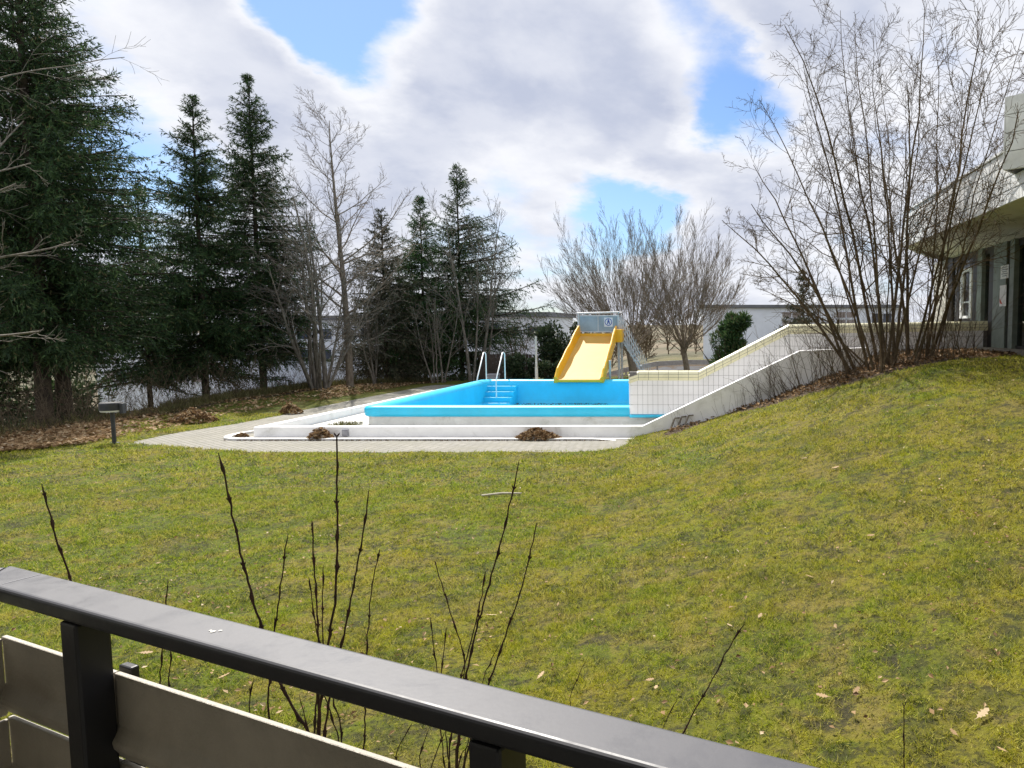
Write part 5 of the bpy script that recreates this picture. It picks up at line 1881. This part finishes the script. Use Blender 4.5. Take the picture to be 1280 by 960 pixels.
# single oak leaves near the balcony
oak = [(-0.5, 0), (-0.36, 0.05), (-0.30, 0.16), (-0.20, 0.10), (-0.08, 0.25), (0.02, 0.12), (0.14, 0.24), (0.22, 0.11), (0.36, 0.16), (0.50, 0.0),
       (0.36, -0.15), (0.22, -0.10), (0.13, -0.25), (0.02, -0.12), (-0.09, -0.24), (-0.20, -0.10), (-0.30, -0.15), (-0.36, -0.05), (-0.66, -0.015), (-0.66, 0.015)]
pc = np.array([(a, b_, 0.10 * abs(b_) + 0.12 * a * a) for a, b_ in oak])
leaf_me = None
specs = [(1228, 902, 0.115, 0.6, 'large pale oak leaf lying on the lawn, biggest of the fallen leaves', 0.75), (1028, 878, 0.09, 2.7, 'brown fallen leaf between the upright dark twig and the bent twig', 0.4), (1070, 871, 0.085, 0.9, 'dark brown leaf lying close beside another leaf near the upright dark twig', 0.3), (1252, 948, 0.075, 1.9, None, 0.35),
         (614, 774, 0.11, 0.2, 'pale fallen leaf on the lawn behind the red twigs', 0.8), (676, 851, 0.09, 1.2, None, 0.6), (812, 856, 0.07, 0.4, None, 0.5), (1192, 926, 0.06, 2.0, None, 0.1),
         (1088, 674, 0.14, 0.3, None, 0.3), (1012, 726, 0.12, 2.9, None, 0.45), (1044, 588, 0.17, 0.1, None, 0.5), (950, 775, 0.08, 1.1, None, 0.65), (183, 822, 0.10, 0.4, 'brown leaf on the grass seen under the rail beside the first post', 0.5), (280, 852, 0.09, 0.8, 'brown leaf on the grass seen under the rail above the long board', 0.5),
         (820, 866, 0.07, 1.5, None, 0.6), (1005, 576, 0.16, 0.4, None, 0.6), (1176, 615, 0.12, 0.7, None, 0.8), (912, 787, 0.07, 2.2, None, 0.7)]
for u, v, s_, rz, lab, tn in specs:
    g_ = gpx(u, v)
    mb_ = MB()
    mb_.add(pc, [list(range(len(pc)))], tn)
    o = mb_.build('oak_leaf', 'leaf_pale', tint=True)
    o.location = (g_[0], g_[1], zt(g_[0], g_[1]) + 0.035)
    o.scale = (s_ * (0.62 if v < 730 else 0.9),) * 3
    o.rotation_euler = (0.25 * sin(u), 0.25 * cos(v), rz)
    tag(o, lab or 'small dry fallen leaf lying on the lawn', 'leaf', 'fallen leaves on the lawn')

# ------------------------------------------------------------------ grass
rng = np.random.RandomState(3)
gm = MB()


def blades(n, ymin, ymax, ln, wd_, key):
    y = np.sqrt(rng.uniform(ymin ** 2, ymax ** 2, n)) if ymin > 0 else rng.uniform(ymin, ymax, n)
    x = rng.uniform(-1.06, 0.47, n) * y
    ok = x < 6.7
    ok &= ~(inpoly(x, y, pave) & (terrain(x, y) < 0.0))
    ok &= soil_at(x, y) < 0.35 + 0.4 * rng.rand(n)
    ok &= ~((y > 16.55) & (x > -11.6))
    x, y = x[ok], y[ok]
    thin = vnoise(x * 2.6, y * 2.6, 21) * 0.6 + vnoise(x * 7, y * 7, 22) * 0.4
    bald = sstep((vnoise(x * 1.3 + 7, y * 1.3, 31) * 0.5 + vnoise(x * 4.1, y * 4.1 + 2, 32) * 0.5 - 0.60) / 0.08)
    thin = thin * (1 - 0.75 * bald)
    cl = vnoise(x * 17 + 3, y * 17, 23) * 0.6 + vnoise(x * 31, y * 31 + 5, 24) * 0.4
    ok = rng.rand(len(x)) < np.clip(0.25 + 1.0 * thin, 0, 1) * np.clip(2.6 * cl - 0.45, 0.06, 1.2)
    x, y, thin = x[ok], y[ok], thin[ok]
    z = terrain(x, y)
    N = len(x)
    az = rng.rand(N) * 2 * pi
    til = np.clip(rng.normal(0.92, 0.36, N), 0.1, 1.5)
    d = np.column_stack([np.sin(til) * np.cos(az), np.sin(til) * np.sin(az), np.cos(til)])
    L = ln * (0.45 + 0.9 * rng.rand(N)) * (0.6 + 0.8 * thin)
    side = unit(np.cross(d, rng.normal(size=(N, 3)))) * (wd_ * (0.6 + 0.7 * rng.rand(N)))[:, None]
    p = np.column_stack([x, y, z - 0.004])
    v = np.stack([p - side, p + side, p + d * L[:, None]], 1).reshape(-1, 3)
    straw = rng.rand(N)
    gm.add(v, np.arange(N * 3).reshape(N, 3), straw)


blades(440000, 1.2, 6.5, 0.048, 0.0024, 0)
blades(440000, 6.5, 11.5, 0.052, 0.0038, 1)
blades(420000, 11.5, 21.0, 0.066, 0.0068, 2)
tag(gm.build('grass', GRASS, tint=True), 'short mossy winter lawn grass mixed with straw', 'grass', kind='stuff')
# tuft of grass in the corner between low wall and pool
gt = MB()
N = 900
x = rng.uniform(-9.9, -9.2, N)
y = rng.uniform(17.3, 18.6, N)
sprigs(gt, np.column_stack([x, y, np.full(N, 0.045)]), np.tile([0, 0, 1.0], (N, 1)), 0.10, 0.006, rng, 0.35)
tag(gt.build('grass_tuft', 'weed_olive', tint=True), 'olive grass growing in the corner between low wall and pool', 'grass', kind='stuff')

# ------------------------------------------------------------------ balcony
RZ = CH - 0.42
fa, fb = onz(12, 705, RZ), onz(1041, 960, RZ)
ra = unit((fb - fa))                     # along the rail, left to right
rn = np.array([-ra[1], ra[0], 0])        # outwards
RW = 0.069
br_ = thing('balcony_railing', 'dark metal balcony railing with beige board panels in the foreground', 'railing', (fa[0], fa[1], 1.0))


def rp(s, o, z):
    """point: s along the rail from the corner, o outwards from the far edge, z absolute"""
    q = fa + ra * s + rn * o
    return (q[0], q[1], z)


def rbox(s0, s1, o0, o1, z0, z1):
    mb_ = MB()
    mb_.prism([rp(s0, o0, 0)[:2], rp(s1, o0, 0)[:2], rp(s1, o1, 0)[:2], rp(s0, o1, 0)[:2]], z0, z1)
    return mb_


mb = MB()
mb.prism([rp(-0.0, 0.0, 0)[:2], rp(RW, -RW, 0)[:2], rp(3.4, -RW, 0)[:2], rp(3.4, 0, 0)[:2]], RZ - 0.026, RZ)
o = put(mb.build('handrail', 'rail_metal', bevel=0.007), br_)
o.modifiers[0].segments = 4
mb = MB()
mb.prism([rp(-0.0005, -0.001, 0)[:2], rp(0.0, -1.4, 0)[:2], rp(RW, -1.4, 0)[:2], rp(RW - 0.0005, -RW - 0.001, 0)[:2]], RZ - 0.0265, RZ - 0.0005)
o = put(mb.build('handrail', 'rail_metal', bevel=0.007), br_)
# weld seam
put(rbox(0.118, 0.1195, -RW + 0.012, -0.008, RZ - 0.001, RZ + 0.0006).build('seam', 'grey_plastic'), br_)
FLOOR = 1.0
s1 = 0.168


def along(u, v, z):
    q = onz(u, v, z) - fa
    return float(np.dot(q, ra))


sp0 = along(78, 775, RZ - 0.027)
sp1 = sp0 + 0.075
s2 = along(585, 925, RZ - 0.027) + 0.0
for s_ in (sp0, s2, s2 + (s2 - sp0)):
    put(rbox(s_, s_ + 0.043, -0.068, -0.022, FLOOR, RZ - 0.027).build('post', 'post_metal', bevel=0.004), br_)
    put(rbox(s_ + 0.020, s_ + 0.052, -0.006, 0.008, FLOOR, RZ - 0.119).build('bracket', 'post_metal', bevel=0.003), br_)
# boards: bent profile, outwards o and height
BP = 0.147
ztop = CH - 0.544
bprof = [(0.000, 0.0), (0.009, 0.0), (0.010, -0.012), (0.010, -0.082), (-0.003, -0.106), (-0.001, -0.116), (0.012, -0.139), (0.004, -0.141), (-0.010, -0.117), (-0.012, -0.106), (0.001, -0.084), (0.001, -0.012)]


def board(s0, s1, z, mirror=False, perp=False):
    v = []
    for s_ in (s0, s1):
        for o_, dz in bprof:
            if perp:
                v.append(rp(-o_ + 0.004, -s_, z + dz))
            else:
                v.append(rp(s_, -0.020 + o_, z + dz))
    n_ = len(bprof)
    mb_ = MB()
    f_ = [(k, k + n_, (k + 1) % n_ + n_, (k + 1) % n_) for k in range(n_)]
    mb_.add(v, f_)
    mb_.add(v[:n_], [list(range(n_))])
    mb_.add(v[n_:], [list(range(n_ - 1, -1, -1))])
    return put(mb_.build('board', 'board_beige', bevel=0.002), br_)


for k in range(7):
    z = ztop - BP * k
    board(0.002, sp0 + 0.033, z)
    board(sp0 + 0.037, s2 + 0.033, z)
    board(s2 + 0.037, s2 * 2 - sp0 + 0.03, z)
    board(0.02, 1.3, z - 0.004, perp=True)
# little chips of white paint on the rail
c0 = onz(266, 790, RZ)
for k, (dx, dy, r_) in enumerate(((0, 0, 0.0035), (0.008, 0.003, 0.0025), (-0.006, 0.004, 0.002))):
    a_ = np.linspace(0, 2 * pi, 9, endpoint=False)
    mb_ = MB()
    mb_.add([(c0[0] + dx + r_ * cos(q) * (1 + 0.4 * sin(3 * q + k)), c0[1] + dy + r_ * sin(q), RZ + 0.0008) for q in a_], [list(range(9))])
    put(mb_.build('paint_chip', 'scuff_white'), br_)

# house of the balcony: floor, plus unseen wall and slab added to shade railing
hs = thing('apartment_house', 'house wall and balcony slabs behind the railing, unseen wall and ceiling added for shade', 'building', (0, -1, 1.0))
fl = MB().prism([rp(0.03, -1.6, 0)[:2], rp(5, -1.6, 0)[:2], rp(5, 0.02, 0)[:2], rp(0.03, 0.02, 0)[:2]], FLOOR - 0.22, FLOOR - 0.001)
put(fl.build('balcony_floor', 'house_wall'), hs)
fl = MB().prism([rp(-0.3, -1.6, 0)[:2], rp(5, -1.6, 0)[:2], rp(5, -0.10, 0)[:2], rp(-0.3, -0.10, 0)[:2]], FLOOR + 2.75, FLOOR + 2.97)
put(fl.build('shade_ceiling', 'house_wall'), hs)
fl = MB().prism([rp(-6, -1.9, 0)[:2], rp(6, -1.9, 0)[:2], rp(6, -1.61, 0)[:2], rp(-6, -1.61, 0)[:2]], -0.3, 7.5)
put(fl.build('wall', 'house_wall'), hs)

# ------------------------------------------------------------------ twigs of the shrubs below the balcony
rng = np.random.RandomState(9)


def twig_shrub(label, root_u, ydep, twigs):
    rx = aty(root_u, 900, ydep)[0]
    rz = zt(rx, ydep)
    t_ = thing('young_shrub', label, 'shrub', (rx, ydep, rz), 'bare shrubs below the balcony')
    for pts_px, r_, dy in twigs:
        P = [aty(u, v, ydep + dy) for u, v in pts_px]
        last_ = P[-1]
        # continue down to the foot of the shrub
        foot = np.array([rx + rng.normal() * 0.04, ydep + rng.normal() * 0.03, rz - 0.03])
        k1 = last_ * 0.55 + foot * 0.45 + np.array([0.02 * rng.normal(), 0, 0.06])
        P = P + ([k1, foot] if last_[2] > rz + 0.25 else [foot])
        P = np.array(P)[::-1]
        # resample
        seg_ = np.concatenate([[0], np.cumsum(np.linalg.norm(np.diff(P, axis=0), axis=1))])
        T_ = seg_[-1]
        m_ = max(12, int(T_ / 0.022))
        ss_ = np.linspace(0, T_, m_)
        Q = np.column_stack([np.interp(ss_, seg_, P[:, k]) for k in range(3)])
        for _ in range(3):
            Q[1:-1] = (Q[:-2] + Q[1:-1] * 2 + Q[2:]) / 4
        Q[2:-2] += rng.normal(size=(m_ - 4, 3)) * 0.0012
        rad = r_ * (1.45 - 0.95 * ss_ / T_)
        nodes = np.arange(0.14 + 0.05 * rng.rand(), T_, 0.095)
        for nd in nodes:
            rad = rad + 0.75 * r_ * np.exp(-((ss_ - nd) / 0.008) ** 2)
        rad[-1] *= 0.4
        mb_ = MB()
        mb_.tube(Q, rad, 7)
        st_ = put(mb_.build('stem', 'twig_red', smooth=True), t_)
        bd = MB()
        for j_, nd in enumerate(nodes):
            if nd < T_ * 0.3:
                continue
            c_ = np.array([np.interp(nd, ss_, Q[:, k]) for k in range(3)])
            i_ = min(m_ - 2, int(nd / T_ * (m_ - 1)))
            d_ = unit(Q[i_ + 1] - Q[i_])
            sd_ = unit(np.cross(d_, [0, 1, 0.3] if j_ % 2 else [1, 0.2, 0]))
            for sg_ in (-1, 1):
                e_ = c_ + sd_ * sg_ * r_ * 1.9 + d_ * 0.010
                bd.tube([c_ + sd_ * sg_ * r_ * 0.5, (c_ + e_) / 2 + sd_ * sg_ * r_ * 0.3, e_], [r_ * 0.5, r_ * 0.55, r_ * 0.1], 5)
        if bd.n:
            tag(sub(bd.build('buds', 'twig_red', smooth=True), st_), kind='stuff')
    return t_


J = (392, 905)
twig_shrub('reddish brown bare shrub whose longest twig reaches up to the low white wall', 395, 2.0, [
    ([(273, 566), (283, 605), (298, 680), (313, 740), (325, 780), (347, 850), (373, 896), (396, 930)], 0.0042, 0.0),
    ([(360, 667), (354, 710), (344, 783), (337, 850), (334, 890), (352, 960)], 0.0031, 0.05),
    ([(390, 651), (392, 700), (396, 760), (398, 796), (400, 850), (392, 905), (394, 950)], 0.0032, -0.05),
    ([(404, 706), (403, 760), (404, 800), (398, 880), (396, 950)], 0.0026, 0.1),
    ([(421, 544), (421, 600), (422, 680), (420, 745), (411, 798), (402, 860), (398, 930)], 0.0043, 0.0),
    ([(461, 612), (457, 650), (452, 675), (441, 740), (428, 802), (412, 870), (404, 930)], 0.0036, 0.06),
    ([(475, 686), (468, 715), (463, 745), (459, 800), (457, 870), (456, 930), (440, 990)], 0.0027, 0.12),
    ([(386, 722), (391, 760), (397, 796), (410, 850), (428, 915)], 0.0025, 0.1),
    ([(318, 846), (310, 880), (322, 960)], 0.0026, 0.08),
    ([(374, 868), (378, 890), (386, 915)], 0.0024, -0.04),
    ([(402, 862), (410, 880), (424, 925)], 0.003, 0.02),
])
twig_shrub('slimmer reddish bare shrub with a tall twig reaching the pale stick', 572, 1.95, [
    ([(649, 575), (641, 615), (628, 672), (605, 752), (592, 800), (584, 841), (576, 900), (570, 960)], 0.0034, 0.0),
    ([(670, 658), (658, 714), (643, 764), (625, 815), (614, 847), (596, 900), (578, 960)], 0.0032, 0.05),
    ([(544, 702), (551, 730), (559, 752), (570, 788), (582, 822), (576, 880), (570, 950)], 0.0024, 0.08),
    ([(607, 714), (601, 750), (592, 790), (578, 839), (566, 900), (560, 960)], 0.0026, -0.03),
    ([(538, 772), (541, 800), (545, 831), (556, 900), (562, 960)], 0.0022, 0.1),
    ([(558, 785), (555, 810), (552, 833), (550, 900), (556, 960)], 0.0022, 0.05),
    ([(624, 806), (612, 828), (605, 845), (588, 910), (578, 960)], 0.0020, 0.1),
    ([(515, 904), (503, 925), (490, 945), (520, 990)], 0.0024, 0.0),
    ([(536, 910), (528, 935), (522, 955), (540, 1000)], 0.0024, 0.0),
    ([(556, 915), (544, 945), (536, 962)], 0.0028, 0.03),
    ([(600, 925), (584, 928), (572, 950)], 0.0022, -0.05),
])
twig_shrub('lone bent twig with a swollen bud over the lawn right of the tall twigs', 800, 1.75, [
    ([(929, 782), (915, 800), (893, 845), (857, 908), (830, 960)], 0.0027, 0.0),
    ([(849, 869), (838, 890), (829, 906), (815, 950)], 0.0015, 0.1),
    ([(735, 820), (722, 848), (709, 873), (735, 950)], 0.0016, 0.15),
])
twig_shrub('single upright dark twig near the large pale oak leaf', 1133, 1.9, [([(1130, 882), (1129, 915), (1131, 960)], 0.0026, 0.0)])
twig_shrub('dark slanting twig behind the railing corner', 125, 2.3, [([(52, 605), (57, 625), (63, 645), (72, 680), (87, 722), (100, 770)], 0.0042, 0.0)])
twig_shrub('two short thin twigs by the railing post', 208, 2.1, [([(210, 724), (209, 755), (204, 800), (200, 846)], 0.0026, 0.0), ([(216, 780), (213, 814), (211, 850)], 0.0024, 0.06)])
